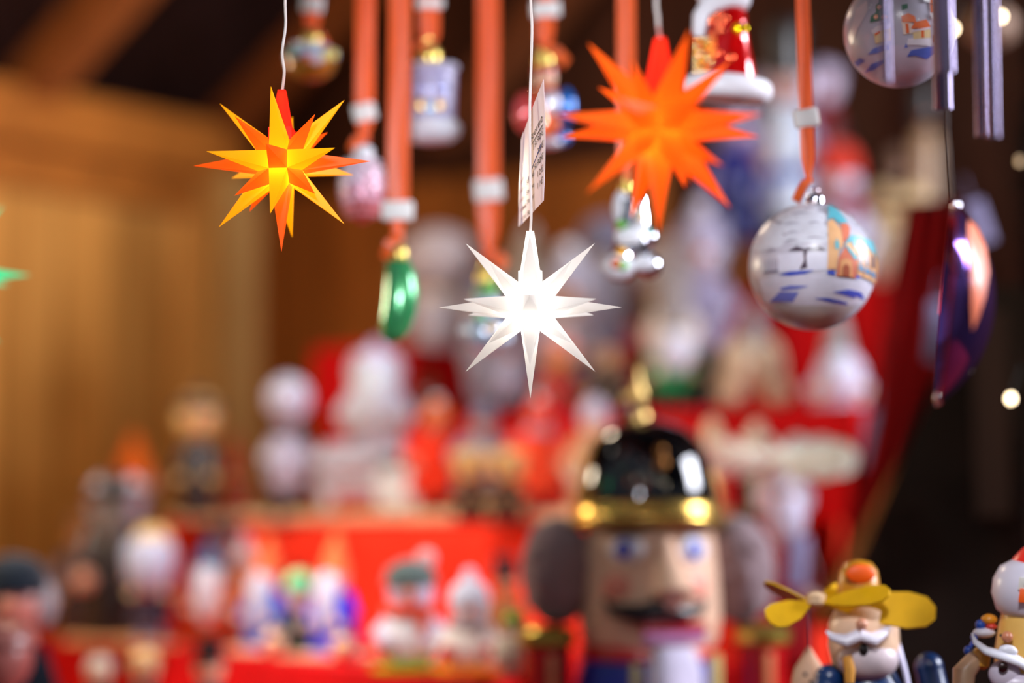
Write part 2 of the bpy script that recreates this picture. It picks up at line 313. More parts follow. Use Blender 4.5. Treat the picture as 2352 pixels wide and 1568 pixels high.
# ------------------------------------------------------------------ stars
k2 = 1 + 2 ** .5
RV = []
for p in range(3):
    for s1 in (-1, 1):
        for s2 in (-1, 1):
            for s3 in (-1, 1):
                v = [s1 * .5, s2 * .5, s3 * .5]; v[p] *= k2; RV.append(Vector(v))
DIRS = []
for ax in range(3):
    for s in (1, -1):
        v = Vector((0, 0, 0)); v[ax] = s; DIRS.append(('a', v))
for i, j in ((0, 1), (0, 2), (1, 2)):
    for s in (1, -1):
        for q in (1, -1):
            v = Vector((0, 0, 0)); v[i] = s; v[j] = q; DIRS.append(('e', v.normalized()))
for sx in (1, -1):
    for sy in (1, -1):
        for sz in (1, -1): DIRS.append(('t', Vector((sx, sy, sz)).normalized()))
def star(label, px, py, d, L, rz, rx, ry, tl, cols, cable, power, lcol, neckc, neck_tilt=0, a_=.204):
    loc = at(px, py, d)
    R = Matrix.Rotation(ry, 3, 'Y') @ Matrix.Rotation(rx, 3, 'X') @ Matrix.Rotation(rz, 3, 'Z')
    t = thing('star_lantern', label, 'star lantern', loc, rot=R.to_euler())
    a = a_ * L
    for kind, n in DIRS:
        fs = [v * a for v in RV]; mx = max(v.dot(n) for v in fs); fv = [v for v in fs if v.dot(n) > mx - 1e-4 * a]
        cen = sum(fv, Vector()) / len(fv); x = (fv[0] - cen).normalized(); y = n.cross(x)
        fv.sort(key=lambda v: math.atan2((v - cen).dot(y), (v - cen).dot(x)))
        if n.z > .99:
            mb = MB(); top = .27 * L / .0651 * .2; hz = L * .833
            # collar and tapered neck holding the cable
            h0 = mx; w0 = .0085 * L / .065; w1 = .0070 * L / .065; w2 = .0027 * L / .065
            ring = []
            for hh, ww in ((h0, w0), (h0 + .009, w0), (h0 + .0095, w1), (hz, w2)): ring += [(sx * ww, sy * ww, hh) for sx, sy in ((-1, -1), (1, -1), (1, 1), (-1, 1))]
            mb.add(ring, [(4 * j + i, 4 * j + (i + 1) % 4, 4 * j + 4 + (i + 1) % 4, 4 * j + 4 + i) for j in range(3) for i in range(4)] + [(12, 13, 14, 15)])
            mb.build('neck', plastic(neckc), t, False); continue
        tip = n * (L * (tl if kind == 't' else 1)); h = len(fv)
        mb = MB(); q = .978
        ring = [v + (tip - v) * 0 for v in fv] + [v + (tip - v) * q for v in fv] + [tip * .994]
        mb.add(ring, [(i, (i + 1) % h, (i + 1) % h + h, i + h) for i in range(h)] + [(i + h, (i + 1) % h + h, 2 * h) for i in range(h)])
        mb.build('spike', plastic(cols[kind]), t, False)
    mb = MB(); mb.ball((0, 0, .002), .0035); mb.tube([(0, 0, .005), (0, 0, L * .8)], .0022)
    mb.build('bulb', glow(lcol, 4), t)
    l = bpy.data.lights.new('star_bulb', 'POINT'); l.energy = power; l.color = [x / 255 for x in lcol]; l.shadow_soft_size = .003
    lo = bpy.data.objects.new('star_bulb', l); C.objects.link(lo); lo.parent = t; lo.location = (0, 0, -.006)
    Ri = R.inverted(); top = R @ Vector((0, 0, L * .833))
    mb = MB(); pts = [Ri @ (at(x, y, d) - loc) for x, y in cable]; pts[-1] = Vector((0, 0, L * .82))
    # smooth the cable
    cr = []
    for i in range(len(pts) - 1):
        p0, p1, p2, p3 = pts[max(i - 1, 0)], pts[i], pts[i + 1], pts[min(i + 2, len(pts) - 1)]
        for j in range(6):
            u = j / 6; cr.append(.5 * ((2 * p1) + (p2 - p0) * u + (2 * p0 - 5 * p1 + 4 * p2 - p3) * u * u + (3 * p1 - 3 * p2 + p3 - p0) * u ** 3))
    cr.append(pts[-1]); mb.tube(cr, .0008, 8, flat=1.4); mb.build('cable', mat('plain', (226, 216, 210), .45, .04), t)
    return t
WH = (233, 230, 226)
star('glowing plain white star hanging under the price card', 1218.0, 705.5, 1.71, .0651, -.013, -.038, 0, .77, dict(a=WH, e=WH, t=WH),
     [(1220, -140), (1219, 0), (1222, 60), (1220, 150), (1217, 250), (1218, 400), (1220, 490), (1217, 530)], .05, (255, 248, 238), WH)
YE, OR = (255, 196, 20), (255, 120, 24)
star('yellow star with orange side points hanging at left', 647.2, 375.4, 1.7245, .0642, -.078, -.069, -.0097, .7735, dict(a=OR, e=YE, t=OR),
     [(655, -140), (655, 0), (656, 60), (648, 120), (653, 165), (645, 207)], .035, (255, 214, 150), (226, 40, 14))
RO = (255, 124, 26)
star('single-coloured orange red star hanging in front of the Santa bell', 1514.8, 288.9, 1.50, .0679, .3216, -.1117, .017, .7624, dict(a=RO, e=RO, t=RO),
     [(1508, -140), (1507, 0), (1511, 40), (1512, 60), (1513, 86)], .04, (255, 190, 120), (228, 50, 30))
MT = (90, 235, 185)
star('mint green star of which one tip enters at the left edge', -160, 628, 2.02, .0830, .1, -.05, .0, .77, dict(a=MT, e=MT, t=MT),
     [(-172, -140), (-172, 200), (-172, 400)], .1, (210, 255, 235), MT)

# ------------------------------------------------------------------ the price card on the white star's cable
def card_pt(u, v):                          # u 0..1 left to right, v 0..1 top to bottom
    px = 1192 + 56 * u + 4 * math.sin(PI * v) * u + (1 - u) * (6 * (1 - v) - 3 * math.sin(PI * v)); tl = 322 if u < 1 else 180
    yt = 322 + (182 - 322) * (u ** .9); yb = 521 + (461 - 521) * u
    py = yt + (yb - yt) * v
    d = 1.745 - .060 * u + .003 * math.sin(PI * u) + .012 * v
    return at(px, py, d)
t = thing('price_card', 'laminated white price card threaded on the white star cable', 'price card', card_pt(.5, 1))
L0 = t.location.copy(); O_ = Vector((-.0004, -.0006, 0))
mb = MB(); n = 16; vs = [card_pt(i / n, j / n) - L0 for j in range(n + 1) for i in range(n + 1)]; b_ = Vector((.0003, .0005, 0)); n1 = (n + 1) ** 2
vs += [v + b_ for v in vs]
idx = lambda j, i: j * (n + 1) + i
fs = [(idx(j, i), idx(j, i + 1), idx(j + 1, i + 1), idx(j + 1, i)) for j in range(n) for i in range(n)]; fs += [tuple(n1 + q for q in reversed(f)) for f in fs]
bd = [idx(0, i) for i in range(n)] + [idx(j, n) for j in range(n)] + [idx(n, i) for i in range(n, 0, -1)] + [idx(j, 0) for j in range(n, 0, -1)]
fs += [(bd[i], bd[(i + 1) % len(bd)], bd[(i + 1) % len(bd)] + n1, bd[i] + n1) for i in range(len(bd))]
cm = mat('plain', (232, 214, 220), .25, .03, 60); mb.add(vs, fs); mb.build('sheet', cm, t)
def card_text(s, u, v, h, m, wscale=1.0, right=False):
    c = bpy.data.curves.new('t', 'FONT'); c.body = s; c.size = 1; c.align_x = 'RIGHT' if right else 'LEFT'; o = bpy.data.objects.new('t', c); C.objects.link(o)
    bpy.context.view_layer.update(); me = bpy.data.meshes.new_from_object(o.evaluated_get(bpy.context.evaluated_depsgraph_get()))
    bm = bmesh.new(); bm.from_mesh(me); bmesh.ops.subdivide_edges(bm, edges=[e for e in bm.edges if e.calc_length() > .3], cuts=2)
    for q in bm.verts: q.co = card_pt(min(1, max(0, u + q.co.x * h * wscale)), v - q.co.y * h * .75) - L0 + O_
    m2 = bpy.data.meshes.new('lettering'); bm.to_mesh(m2); bm.free(); m2.materials.append(m); C.objects.unlink(o); bpy.data.objects.remove(o)
    p = bpy.data.objects.new('lettering', m2); C.objects.link(p); p.parent = t
INK = mat('plain', (40, 34, 44), .6, .05); GLARE_INK = mat('plain', (196, 128, 122), .6, .05)  # second ink is paled, glare on the card put into its colour
card_text('Sterne', .93, .31, .125, INK, 1.5, True)
mb = MB(); mb.add([card_pt(u, v) - L0 + O_ for u, v in ((.50, .355), (.93, .355), (.93, .343), (.50, .343))], [(0, 1, 2, 3)]); mb.build('underline', INK, t, False)
for k, (a, b) in enumerate((('', '19,90€'), ('', '25€'), ('Sterne', '9,90€'), ('Sterne', '12€'), ('mit Timer', '11€'))):
    v = .43 + .102 * k
    card_text(b, .96, v, .098, INK, 1.5, True)
    if a: card_text(a, .60, v + .035, .085, INK, 1.25, True)
    card_text('Stern', .06, v + .13, .080, GLARE_INK, 1.0)
card_text('11 8cm', .55, .985, .085, INK, 1.3, True)
mb = MB(); mb.tube([card_pt(.40, .64) - L0 + O_ * 2, card_pt(.66, .56) - L0 + O_ * 2, card_pt(.9, .50) - L0 + O_ * 2], .0003, 5); mb.build('pen_mark', mat('plain', (60, 60, 120), .6), t)
mb = MB(); mb.add([card_pt(u, v) - L0 + O_ * 1.4 for u, v in ((.0, .0), (.12, .0), (.12, 1.0), (.0, 1.0))], [(0, 1, 2, 3)]); mb.build('clear_film', mat('plain', (236, 230, 240), .1, .02), t, False)

# ------------------------------------------------------------------ hanging ornaments
RIB = mat('satin', (255, 114, 48), .35, .06, 60); STK = mat('plain', (240, 240, 238), .5, .03)
GOLD = mat('metal', (232, 206, 110), .3, .05)
def ribbon(t, loc, px0, px1, ybot, d, wpx, tail=None, stick=None, knot=True):
    w = wpx * d / F; z0 = at(0, ybot, d).z - loc.z; z1 = at(0, -170, d).z - loc.z; x0 = (px1 - 1176) / F * d - loc.x; x1 = (px0 - 1176) / F * d - loc.x
    mb = MB(); n = 24
    for s, yo in ((-1, -.0012), (1, .0012)):
        vs = []
        for j in range(n + 1):
            a = j / n; x = x0 + (x1 - x0) * a; z = z0 + (z1 - z0) * a; k = min(1, .25 + a * 8); tw = .10 * math.sin(a * 9 + s)
            for i in range(5):
                q = (i / 4 - .5) * w * k; cu = .0012 * math.cos((i / 4 - .5) * PI) * -1
                vs.append((x + q * math.cos(tw) + s * w * .06, yo + q * math.sin(tw) + cu, z))
        mb.add(vs, [(j * 5 + i, j * 5 + i + 1, j * 5 + 6 + i, j * 5 + 5 + i) for j in range(n) for i in range(4)])
    if knot: mb.ball((x0, -.001, z0), w * .34, 1, .7, .8)
    if tail:
        vs = []; tx, tz = tail[0] * d / F, tail[1] * d / F; nn = Vector((-tz, tx)).normalized() * (w * .33)
        for j in range(7):
            a = j / 6; px_, pz = x0 + tx * a, z0 + tz * a + .003 * math.sin(a * PI)
            for s in (-1, 1): vs.append((px_ + nn.x * s * min(1, .4 + a * 2), -.003 - .004 * math.sin(a * PI), pz + nn.y * s * min(1, .4 + a * 2)))
        mb.add(vs, [(2 * j, 2 * j + 1, 2 * j + 3, 2 * j + 2) for j in range(6)])
    mb.build('ribbon', RIB, t)
    if stick:
        sy, sw, sh, sr = stick; a = at(px0 + (px1 - px0) * .5, sy, d) - loc; mb = MB()
        M = Matrix.Translation((x0 + (x1 - x0) * ((a.z - z0) / (z1 - z0)) , -.0005, a.z)) @ Matrix.Rotation(math.radians(sr), 4, 'Y')
        mb.box((0, 0, 0), (sw * d / F, .007, sh * d / F), M, bev=.0025); mb.build('price_sticker', STK, t)
def cap(t, loc, px, py, d, wpx, hpx, m=GOLD):
    c = at(px, py, d) - loc; r = wpx / 2 * d / F; h = hpx * d / F; mb = MB()
    mb.lathe([(r * .95, -h / 2), (r, -h * .45), (r, h * .2), (r * .8, h * .42), (r * .25, h * .5)], 24, Matrix.Translation(c))
    mb.tube([c + Vector((math.cos(a) * r * .35, 0, h * .5 + r * .35 + math.sin(a) * r * .35)) for a in [x * PI / 6 for x in range(13)]], r * .07, 6)
    mb.build('cap', m, t)
def orn(name, label, cat, px, py, d): loc = at(px, py, d); return thing(name, label, cat, loc), loc
def disc_dots(mb, spots, size, d):
    for x, y, yo, m in spots: pass

# frosted little glass basket, top left
d = 2.2; t, L_ = orn('glass_ornament', 'small frosted white and yellow glass ornament above the yellow star', 'ornament', 716, 130, d); s = d / F
mb = MB(); mb.use(mat('paint', (150, 176, 206), .3, .3, 200)).lathe([(2 * s, 42 * s), (22 * s, 36 * s), (48 * s, 18 * s), (60 * s, 2 * s), (58 * s, -6 * s)], 24, sy=.7)
mb.use(mat('glass', (180, 112, 30), .25)).lathe([(58 * s, -6 * s), (56 * s, -20 * s), (44 * s, -42 * s), (22 * s, -55 * s), (2 * s, -58 * s)], 24, sy=.7)
mb.build('body', None, t)
mb = MB()
for x, z, r, c in ((38, -2, 20, (238, 226, 120)), (-40, 2, 15, (130, 200, 180)), (-8, -10, 14, (232, 120, 90)), (14, -12, 15, (232, 220, 236)), (-15, 12, 16, (170, 205, 240)), (8, 20, 12, (226, 236, 244)), (50, 4, 11, (250, 244, 190)), (-34, 22, 9, (240, 246, 250))):
    mb.use(mat('glass', c, .15)).ball((x * s, -40 * s + abs(x) * .3 * s, z * s), r * s, 1, .5, .8)
mb.build('sugar_beads', None, t)
cap(t, L_, 716, 88, d, 44, 30); ribbon(t, L_, 716, 716, 74, d, 32, (34, -36), (8, 50, 40, 6))

# frosted pink cone
d = 2.12; s = d / F; t, L_ = orn('pine_cone_ornament', 'frosted pink glass pine cone hanging right of the yellow star', 'ornament', 832, 430, d)
mb = MB(); mb.use(mat('glass', (232, 200, 224), .35, .2, 120)).lathe([(46 * s, 5 * s), (44 * s, 30 * s), (34 * s, 58 * s), (18 * s, 76 * s), (3 * s, 80 * s)], 26)
mb.use(mat('glass', (232, 176, 200), .35, .3, 140)).lathe([(40 * s, -40 * s), (46 * s, -20 * s), (46 * s, 5 * s)], 26)
mb.use(mat('glass', (226, 96, 90), .3, .3, 120)).lathe([(2 * s, -84 * s), (16 * s, -78 * s), (30 * s, -60 * s), (40 * s, -40 * s)], 26)
mb.build('body', None, t)
mb = MB(); pk = [mat('glass', c, .4) for c in ((244, 232, 244), (240, 196, 214), (236, 150, 160))]
for j in range(9):
    for i in range(12):
        z = 56 - j * 15; r = 47 * math.sqrt(max(.05, 1 - (z / 86) ** 2)); a = (i + .5 * (j % 2)) / 12 * 2 * PI
        mb.use(pk[min(2, max(0, (j - 3) // 2 + random.randint(0, 1)))]).ball((r * s * math.cos(a), r * s * math.sin(a), z * s), 8.5 * s, 1, 1, .8, 8)
mb.build('scales', None, t)
cap(t, L_, 835, 352, d, 46, 34, mat('paint', (232, 238, 246), .3)); ribbon(t, L_, 838, 836, 318, d, 40, (-28, -30), (256, 52, 42, -12))

# pickle
d = 2.08; s = d / F; t, L_ = orn('pickle_ornament', 'green glass pickle hanging on a long orange ribbon', 'ornament', 912, 690, d)
pts = [(-2, 108), (2, 92), (8, 60), (10, 20), (6, -20), (-4, -60), (-12, -84), (-16, -98)]; rr = [10, 25, 36, 40, 40, 36, 26, 8]
mb = MB(); mb.tube([(x * s, 0, z * s) for x, z in pts], [r * s for r in rr], 20)
for i in range(46):
    k = random.uniform(.6, 6.4); j = int(k); q = k - j; x, z = [pts[j][c] * (1 - q) + pts[j + 1][c] * q for c in (0, 1)]; r = rr[j] * (1 - q) + rr[j + 1] * q; a = random.uniform(0, 2 * PI)
    mb.ball(((x + math.cos(a) * r * .97) * s, math.sin(a) * r * .97 * s, z * s), 3.6 * s, seg=8)
mb.build('body', mat('glass', (66, 170, 104), .22, .25, 60), t)
cap(t, L_, 918, 582, d, 36, 34); ribbon(t, L_, 918, 912, 545, d, 46, (-26, -50), (482, 74, 46, 0))

# white glass tower
d = 2.16; s = d / F; t, L_ = orn('glass_house_ornament', 'white glass tower ornament with yellow windows', 'ornament', 990, 240, d)
mb = MB(); mb.use(mat('paint', (176, 174, 212), .3, .3, 160)).lathe([(54 * s, -50 * s), (55 * s, -20 * s), (57 * s, 40 * s), (58 * s, 80 * s), (52 * s, 92 * s), (20 * s, 97 * s)], 28, sy=.8)
mb.build('body', None, t)
mb = MB(); mb.use(mat('paint', (226, 232, 244), .5, .05)).lathe([(20 * s, -92 * s), (48 * s, -86 * s), (66 * s, -70 * s), (69 * s, -52 * s), (60 * s, -38 * s), (50 * s, -36 * s)], 28, sy=.85)
mb.build('snow_base', None, t)
mb = MB(); mb.use(mat('paint', (206, 206, 226), .5, .05))
for i in range(18): mb.ball((math.cos(i * .35) * 52 * s, math.sin(i * .35) * 41 * s, 86 * s), 12 * s, 1, 1, .7, 10)
mb.build('snow_rim', None, t)
mb = MB()
for x in (-22, 22): mb.use(mat('glass', (244, 196, 70), .2)).box((x * s, -42 * s, -8 * s), (16 * s, 8 * s, 22 * s), bev=2 * s)
mb.use(mat('glass', (110, 170, 200), .2)).box((0, -45 * s, -14 * s), (14 * s, 6 * s, 26 * s), bev=2 * s)
for x in (-34, -10, 14, 36): mb.use(mat('glass', (160, 176, 236), .1)).box((x * s, -(46 - abs(x) * .25) * s, 34 * s), (11 * s, 5 * s, 18 * s), bev=2 * s)
mb.build('windows', None, t)
cap(t, L_, 986, 128, d, 54, 40); ribbon(t, L_, 984, 986, 104, d, 42, (-34, -22), (4, 64, 26, 0))

# ornament behind the white star (frosted snowman with a green hat)
d = 2.2; s = d / F; t, L_ = orn('glass_snowman_ornament', 'clear glass snowman ornament half hidden by the white star', 'ornament', 1116, 720, d)
GL = mat('glass', (196, 212, 232), .15)
mb = MB(); mb.ball((0, 0, -45 * s), 50 * s, 1, .9, .9); mb.ball((0, 0, 18 * s), 34 * s, 1, .9, 1); mb.ball((-40 * s, 0, -40 * s), 22 * s); mb.ball((42 * s, 0, -60 * s), 20 * s); mb.build('body', GL, t)
mb = MB(); mb.use(mat('glass', (120, 210, 96), .12)).ball((8 * s, -22 * s, 56 * s), 18 * s); mb.use(mat('glass', (120, 200, 150), .15)).ball((0, 0, 48 * s), 30 * s, 1, 1, .5)
mb.use(mat('glass', (240, 186, 60), .1)).ball((14 * s, -42 * s, -38 * s), 14 * s); mb.use(mat('glass', (130, 205, 140), .15)).ball((-12 * s, -40 * s, -10 * s), 13 * s)
mb.build('decoration', None, t)
cap(t, L_, 1112, 636, d, 36, 28); ribbon(t, L_, 1120, 1122, 590, d, 46, (40, -20), (434, 66, 50, -4))

# little figure ornament with blue and orange coat
d = 2.15; s = d / F; t, L_ = orn('glass_figure_ornament', 'small blue and orange glass drummer figure behind the price card', 'ornament', 1252, 250, d)
mb = MB(); mb.use(mat('glass', (238, 110, 60), .2)).lathe([(26 * s, -80 * s), (36 * s, -50 * s), (40 * s, 0), (34 * s, 40 * s), (20 * s, 56 * s)], 22, sy=.8)
mb.use(mat('glass', (226, 226, 240), .2)).ball((12 * s, -26 * s, 10 * s), 22 * s, 1, .5, 1.3).ball((10 * s, -8 * s, -80 * s), 28 * s, 1.1, 1, .5)
mb.build('body', None, t)
mb = MB(); mb.use(mat('paint', (240, 190, 160), .4)).ball((0, 0, 72 * s), 26 * s); mb.use(mat('paint', (210, 60, 50), .3)).lathe([(27 * s, 82 * s), (26 * s, 94 * s), (10 * s, 104 * s)], 20); mb.build('head', None, t)
mb = MB(); mb.use(mat('glass', (20, 110, 200), .12)).ball((48 * s, -8 * s, 5 * s), 25 * s, .9, .8, 1.7); mb.ball((40 * s, 0, -66 * s), 20 * s)
mb.use(mat('glass', (226, 84, 84), .15)).ball((-48 * s, -10 * s, -10 * s), 30 * s, .9, .9, 1.6); mb.build('arms', None, t)
cap(t, L_, 1250, 137, d, 44, 30); ribbon(t, L_, 1262, 1250, 108, d, 38, (52, -38), (18, 66, 38, -4))

# silver boot ornament behind the red star
d = 2.02; s = d / F; t, L_ = orn('silver_boot_ornament', 'silver and white glass boot with coloured dots below the orange star', 'ornament', 1448, 560, d)
CH = mat('mirror', (214, 216, 226), .08)
mb = MB(); mb.tube([(4 * s, 0, 100 * s), (6 * s, 0, 60 * s), (6 * s, 0, 10 * s), (0, 0, -30 * s), (-28 * s, -6 * s, -62 * s), (-46 * s, -8 * s, -68 * s)], [40 * s, 42 * s, 42 * s, 46 * s, 36 * s, 20 * s], 20)
mb.ball((44 * s, 0, -50 * s), 28 * s, 1, 1, 1.1); mb.ball((32 * s, 0, 15 * s), 32 * s); mb.build('boot', CH, t)
mb = MB(); wt = mat('paint', (232, 236, 246), .35)
mb.use(wt).ball((-22 * s, -18 * s, 82 * s), 20 * s, 1, .8, 2).ball((-4 * s, -32 * s, 14 * s), 28 * s, 1.2, .7, .9).ball((-28 * s, -34 * s, -55 * s), 34 * s, 1.15, .7, .9).ball((26 * s, -34 * s, -48 * s), 24 * s, 1.3, .6, .8).ball((20 * s, -30 * s, 34 * s), 18 * s)
for x, z, r, c in ((-24, 38, 12, (120, 214, 90)), (-24, -24, 12, (250, 180, 40)), (-36, -52, 13, (240, 130, 90)), (-20, -56, 12, (150, 220, 130)), (20, 56, 12, (250, 220, 190)), (44, 20, 9, (110, 190, 180))):
    mb.use(mat('glass', c, .1)).ball((x * s, -58 * s, z * s), r * s, 1, .6, 1)
mb.build('frosting', None, t)
cap(t, L_, 1440, 430, d, 38, 26); ribbon(t, L_, 1440, 1440, 410, d, 40, None, None)

# Santa bell
d = 1.95; s = d / F; t, L_ = orn('santa_bell_ornament', 'shiny red glass Santa bell with thick white hem', 'ornament', 1668, 110, d)
RG = mat('glass', (210, 10, 14), .06, .1)
mb = MB(); mb.lathe([(78 * s, -84 * s), (74 * s, -62 * s), (66 * s, -30 * s), (55 * s, 10 * s), (48 * s, 45 * s), (44 * s, 80 * s), (34 * s, 98 * s), (8 * s, 108 * s)], 36, Matrix.Translation((-1 * s, 0, 0)) @ Matrix.Rotation(.06, 4, 'Y'), sy=.8)
mb.build('bell', RG, t)
mb = MB(); wf_ = mat('paint', (236, 236, 244), .6, .04)
mb.tube([(84 * s * math.cos(a) * (1 if math.cos(a) > 0 else .93) - 4 * s, 62 * s * math.sin(a), (-96 - 6 * math.cos(a)) * s) for a in [i * PI / 16 for i in range(33)]], 27 * s, 14)
mb.lathe([(80 * s, -108 * s), (60 * s, -116 * s), (30 * s, -118 * s), (4 * s, -118 * s)], 30, sy=.75); mb.build('hem', wf_, t)
mb = MB(); mb.tube([(48 * s, -6 * s, 104 * s), (10 * s, -20 * s, 112 * s), (-38 * s, -22 * s, 100 * s), (-60 * s, -24 * s, 66 * s), (-64 * s, -24 * s, 30 * s), (-57 * s, -24 * s, 8 * s)], [20 * s, 24 * s, 24 * s, 20 * s, 16 * s, 9 * s], 16)
mb.ball((-8 * s, 0, 128 * s), 48 * s, 1.3, .9, .8); mb.build('hood', wf_, t)
mb = MB(); mb.ball((28 * s, -46 * s, 36 * s), 15 * s, 1.25, .6, .9); mb.build('buckle', mat('metal', (236, 200, 20), .18), t)
mb = MB()
for j in range(7):
    for i in range(4): mb.use(mat('metal', random.choice([(255, 170, 60), (255, 205, 150), (250, 130, 60)]), .2)).ball(((-74 + i * 13) * s, (-50 + abs(i - 2) * 3) * s, (10 - j * 14) * s), 8 * s, 1, .5, 1, 10)
for x, z, r in ((-36, 60, 9), (-22, 66, 9), (-8, 58, 9), (-40, 50, 8), (-20, 44, 10), (-16, 30, 9), (-24, -22, 9), (-34, 24, 8), (4, -32, 11)): mb.use(mat('metal', (255, 110, 70), .15)).ball((x * s, -54 * s, z * s), r * s, 1, .4, 1, 12)
mb.build('sequins', None, t)

# ------------------------------------------------------------------ painted balls
def decal(mb, poly, R, m, off=.0004, cuts=3):
    """painted patch lying on the front of a ball of radius R; poly in ball-radius units"""
    P = [Vector((x, y, 0)) for x, y in poly]; tris = tessellate_polygon([P]); bm = bmesh.new(); bv = [bm.verts.new(p) for p in P]
    for q in tris:
        try: bm.faces.new([bv[i] for i in q])
        except ValueError: pass
    for _ in range(4):
        es = [e for e in bm.edges if e.calc_length() > .09]
        if not es: break
        bmesh.ops.subdivide_edges(bm, edges=es, cuts=1); bmesh.ops.triangulate(bm, faces=bm.faces[:])
    bm.verts.index_update(); vs = []
    for v in bm.verts:
        x, z = v.co.x, v.co.y; r2 = x * x + z * z
        if r2 > .985: k = math.sqrt(.985 / r2); x *= k; z *= k; r2 = .985
        vs.append(Vector((x, -math.sqrt(1 - r2), z)) * (R + off))
    mb.use(m).add(vs, [[v.index for v in f.verts] for f in bm.faces]); bm.free()
def blob(cx, cy, rx, ry, n=14, jit=.0, rot=0):
    o = []
    for i in range(n):
        a = 2 * PI * i / n; k = 1 + jit * random.uniform(-1, 1); x, y = rx * k * math.cos(a), ry * k * math.sin(a); o.append((cx + x * math.cos(rot) - y * math.sin(rot), cy + x * math.sin(rot) + y * math.cos(rot)))
    return o
PM = lambda c: mat('paint', c, .35, .06, 90)
def ball_ornament(label, px, py, d, R, gray, tilt=0):
    t, L_ = orn('glass_ball_ornament', label, 'ball ornament', px, py, d); mb = MB(); mb.lathe([(max(1e-5, math.sin(PI * j / 32)) * R, -math.cos(PI * j / 32) * R) for j in range(33)], 64); mb.build('ball', mat('paint', gray, .3, .04, 20), t)
    return t, L_
d = 1.86; R = 146 * d / F; t, L_ = ball_ornament('frosted glass ball painted with a snowy church, hanging at right', 1865, 613, d, R, (192, 190, 204))
q = lambda x, y: ((x - 690) / 552, (880 - y) / 532)
def Q(*p): return [q(x, y) for x, y in p]
mb = MB()
decal(mb, Q((150, 700), (170, 640), (260, 540), (380, 700), (770, 700), (770, 960), (1190, 1040), (1150, 1160), (1000, 1300), (690, 1390), (400, 1310), (240, 1160), (160, 1000)), R, PM((214, 212, 226)), .0002)
for cx, cy, rx, ry in ((590, 420, 130, 60), (480, 500, 120, 60), (640, 520, 130, 70), (470, 600, 110, 60), (660, 620, 110, 70), (520, 690, 130, 50), (680, 700, 90, 50), (300, 600, 90, 80), (240, 700, 80, 80), (340, 700, 70, 70)):
    decal(mb, [q(x, y) for x, y in blob(cx, cy, rx, ry, 16, .08)], R, PM((232, 234, 246)), .0004 + random.random() * .0002)
decal(mb, Q((350, 820), (750, 815), (750, 960), (350, 965)), R, PM((232, 232, 248)), .0007)
decal(mb, Q((210, 1010), (600, 990), (1190, 1060), (1100, 1200), (900, 1240), (500, 1230), (260, 1180)), R, PM((224, 222, 238)), .0007)
decal(mb, Q((330, 1220), (690, 1235), (1020, 1230), (900, 1350), (690, 1390), (480, 1340)), R, PM((206, 204, 204)), .0007)
mb.build('painted_snow', None, t)
mb = MB(); DK = PM((150, 144, 166))
for cx, cy, rx in ((560, 470, 90), (480, 560, 70), (660, 560, 60), (480, 640, 60), (660, 690, 90), (470, 710, 60), (640, 420, 60), (310, 780, 50)): decal(mb, [q(x, y) for x, y in [(cx - rx, cy + 12), (cx - rx * .5, cy), (cx, cy - 4), (cx + rx, cy + 8), (cx, cy + 5)]], R, DK, .0009)
decal(mb, Q((430, 800), (500, 765), (560, 785), (680, 760), (740, 800), (590, 800), (575, 850), (585, 940), (520, 955), (558, 880), (550, 800)), R, PM((84, 70, 88)), .001)
for x in (260, 290, 320, 345): decal(mb, Q((x, 860), (x + 5, 860), (x + 8, 955), (x, 955)), R, DK, .001)
decal(mb, Q((245, 945), (355, 945), (355, 965), (245, 965)), R, DK, .001)
mb.build('painted_tree', None, t)
mb = MB(); BL = PM((70, 92, 205))
for p in (((360, 985), (440, 965), (640, 960), (560, 990), (440, 1000)), ((370, 1090), (450, 1075), (600, 1085), (500, 1105), (390, 1110)), ((300, 1190), (370, 1120), (520, 1130), (480, 1200)), ((650, 1180), (760, 1175), (930, 1205), (950, 1222), (800, 1210)), ((800, 1130), (940, 1105), (1060, 1120), (1110, 1170), (1000, 1150), (1010, 1170), (880, 1145)), ((970, 1010), (1010, 985), (1060, 1000), (1000, 1020)), ((750, 965), (815, 960), (815, 1000), (750, 990))): decal(mb, Q(*p), R, BL if random.random() < .7 else PM((120, 130, 215)), .0010)
mb.build('painted_shadows', None, t)
mb = MB(); PE, TE, SA = PM((232, 180, 130)), PM((96, 180, 196)), PM((214, 120, 92)); WN = PM((90, 80, 96))
decal(mb, Q((750, 950), (770, 560), (815, 530), (880, 620), (890, 760), (850, 800), (830, 955)), R, PE, .0010)
decal(mb, Q((880, 570), (930, 545), (965, 600), (950, 670), (890, 740)), R, SA, .0011)
decal(mb, Q((770, 540), (785, 500), (800, 405), (835, 385), (880, 440), (950, 560), (880, 570), (815, 520)), R, TE, .0013)
decal(mb, Q((905, 750), (960, 690), (1200, 720), (1240, 840), (1215, 1030), (1010, 990), (1010, 870)), R, PE, .0010)
decal(mb, Q((905, 745), (960, 665), (1190, 690), (1235, 760), (1245, 835), (1130, 770), (1100, 730), (1060, 765), (1030, 740), (990, 770), (960, 720)), R, TE, .0014)
decal(mb, Q((825, 1005), (845, 860), (905, 770), (1010, 870), (1000, 1015)), R, SA, .0013)
decal(mb, Q((850, 1005), (860, 880), (910, 860), (960, 880), (965, 1010)), R, PM((222, 160, 110)), .0015)
decal(mb, Q((875, 1005), (880, 930), (910, 905), (938, 930), (940, 1008)), R, PM((170, 90, 64)), .0017)
decal(mb, Q((905, 745), (940, 775), (1018, 860), (985, 870), (930, 800)), R, TE, .0016)
decal(mb, Q((815, 740), (835, 700), (855, 745), (850, 790), (820, 790)), R, TE, .0014)
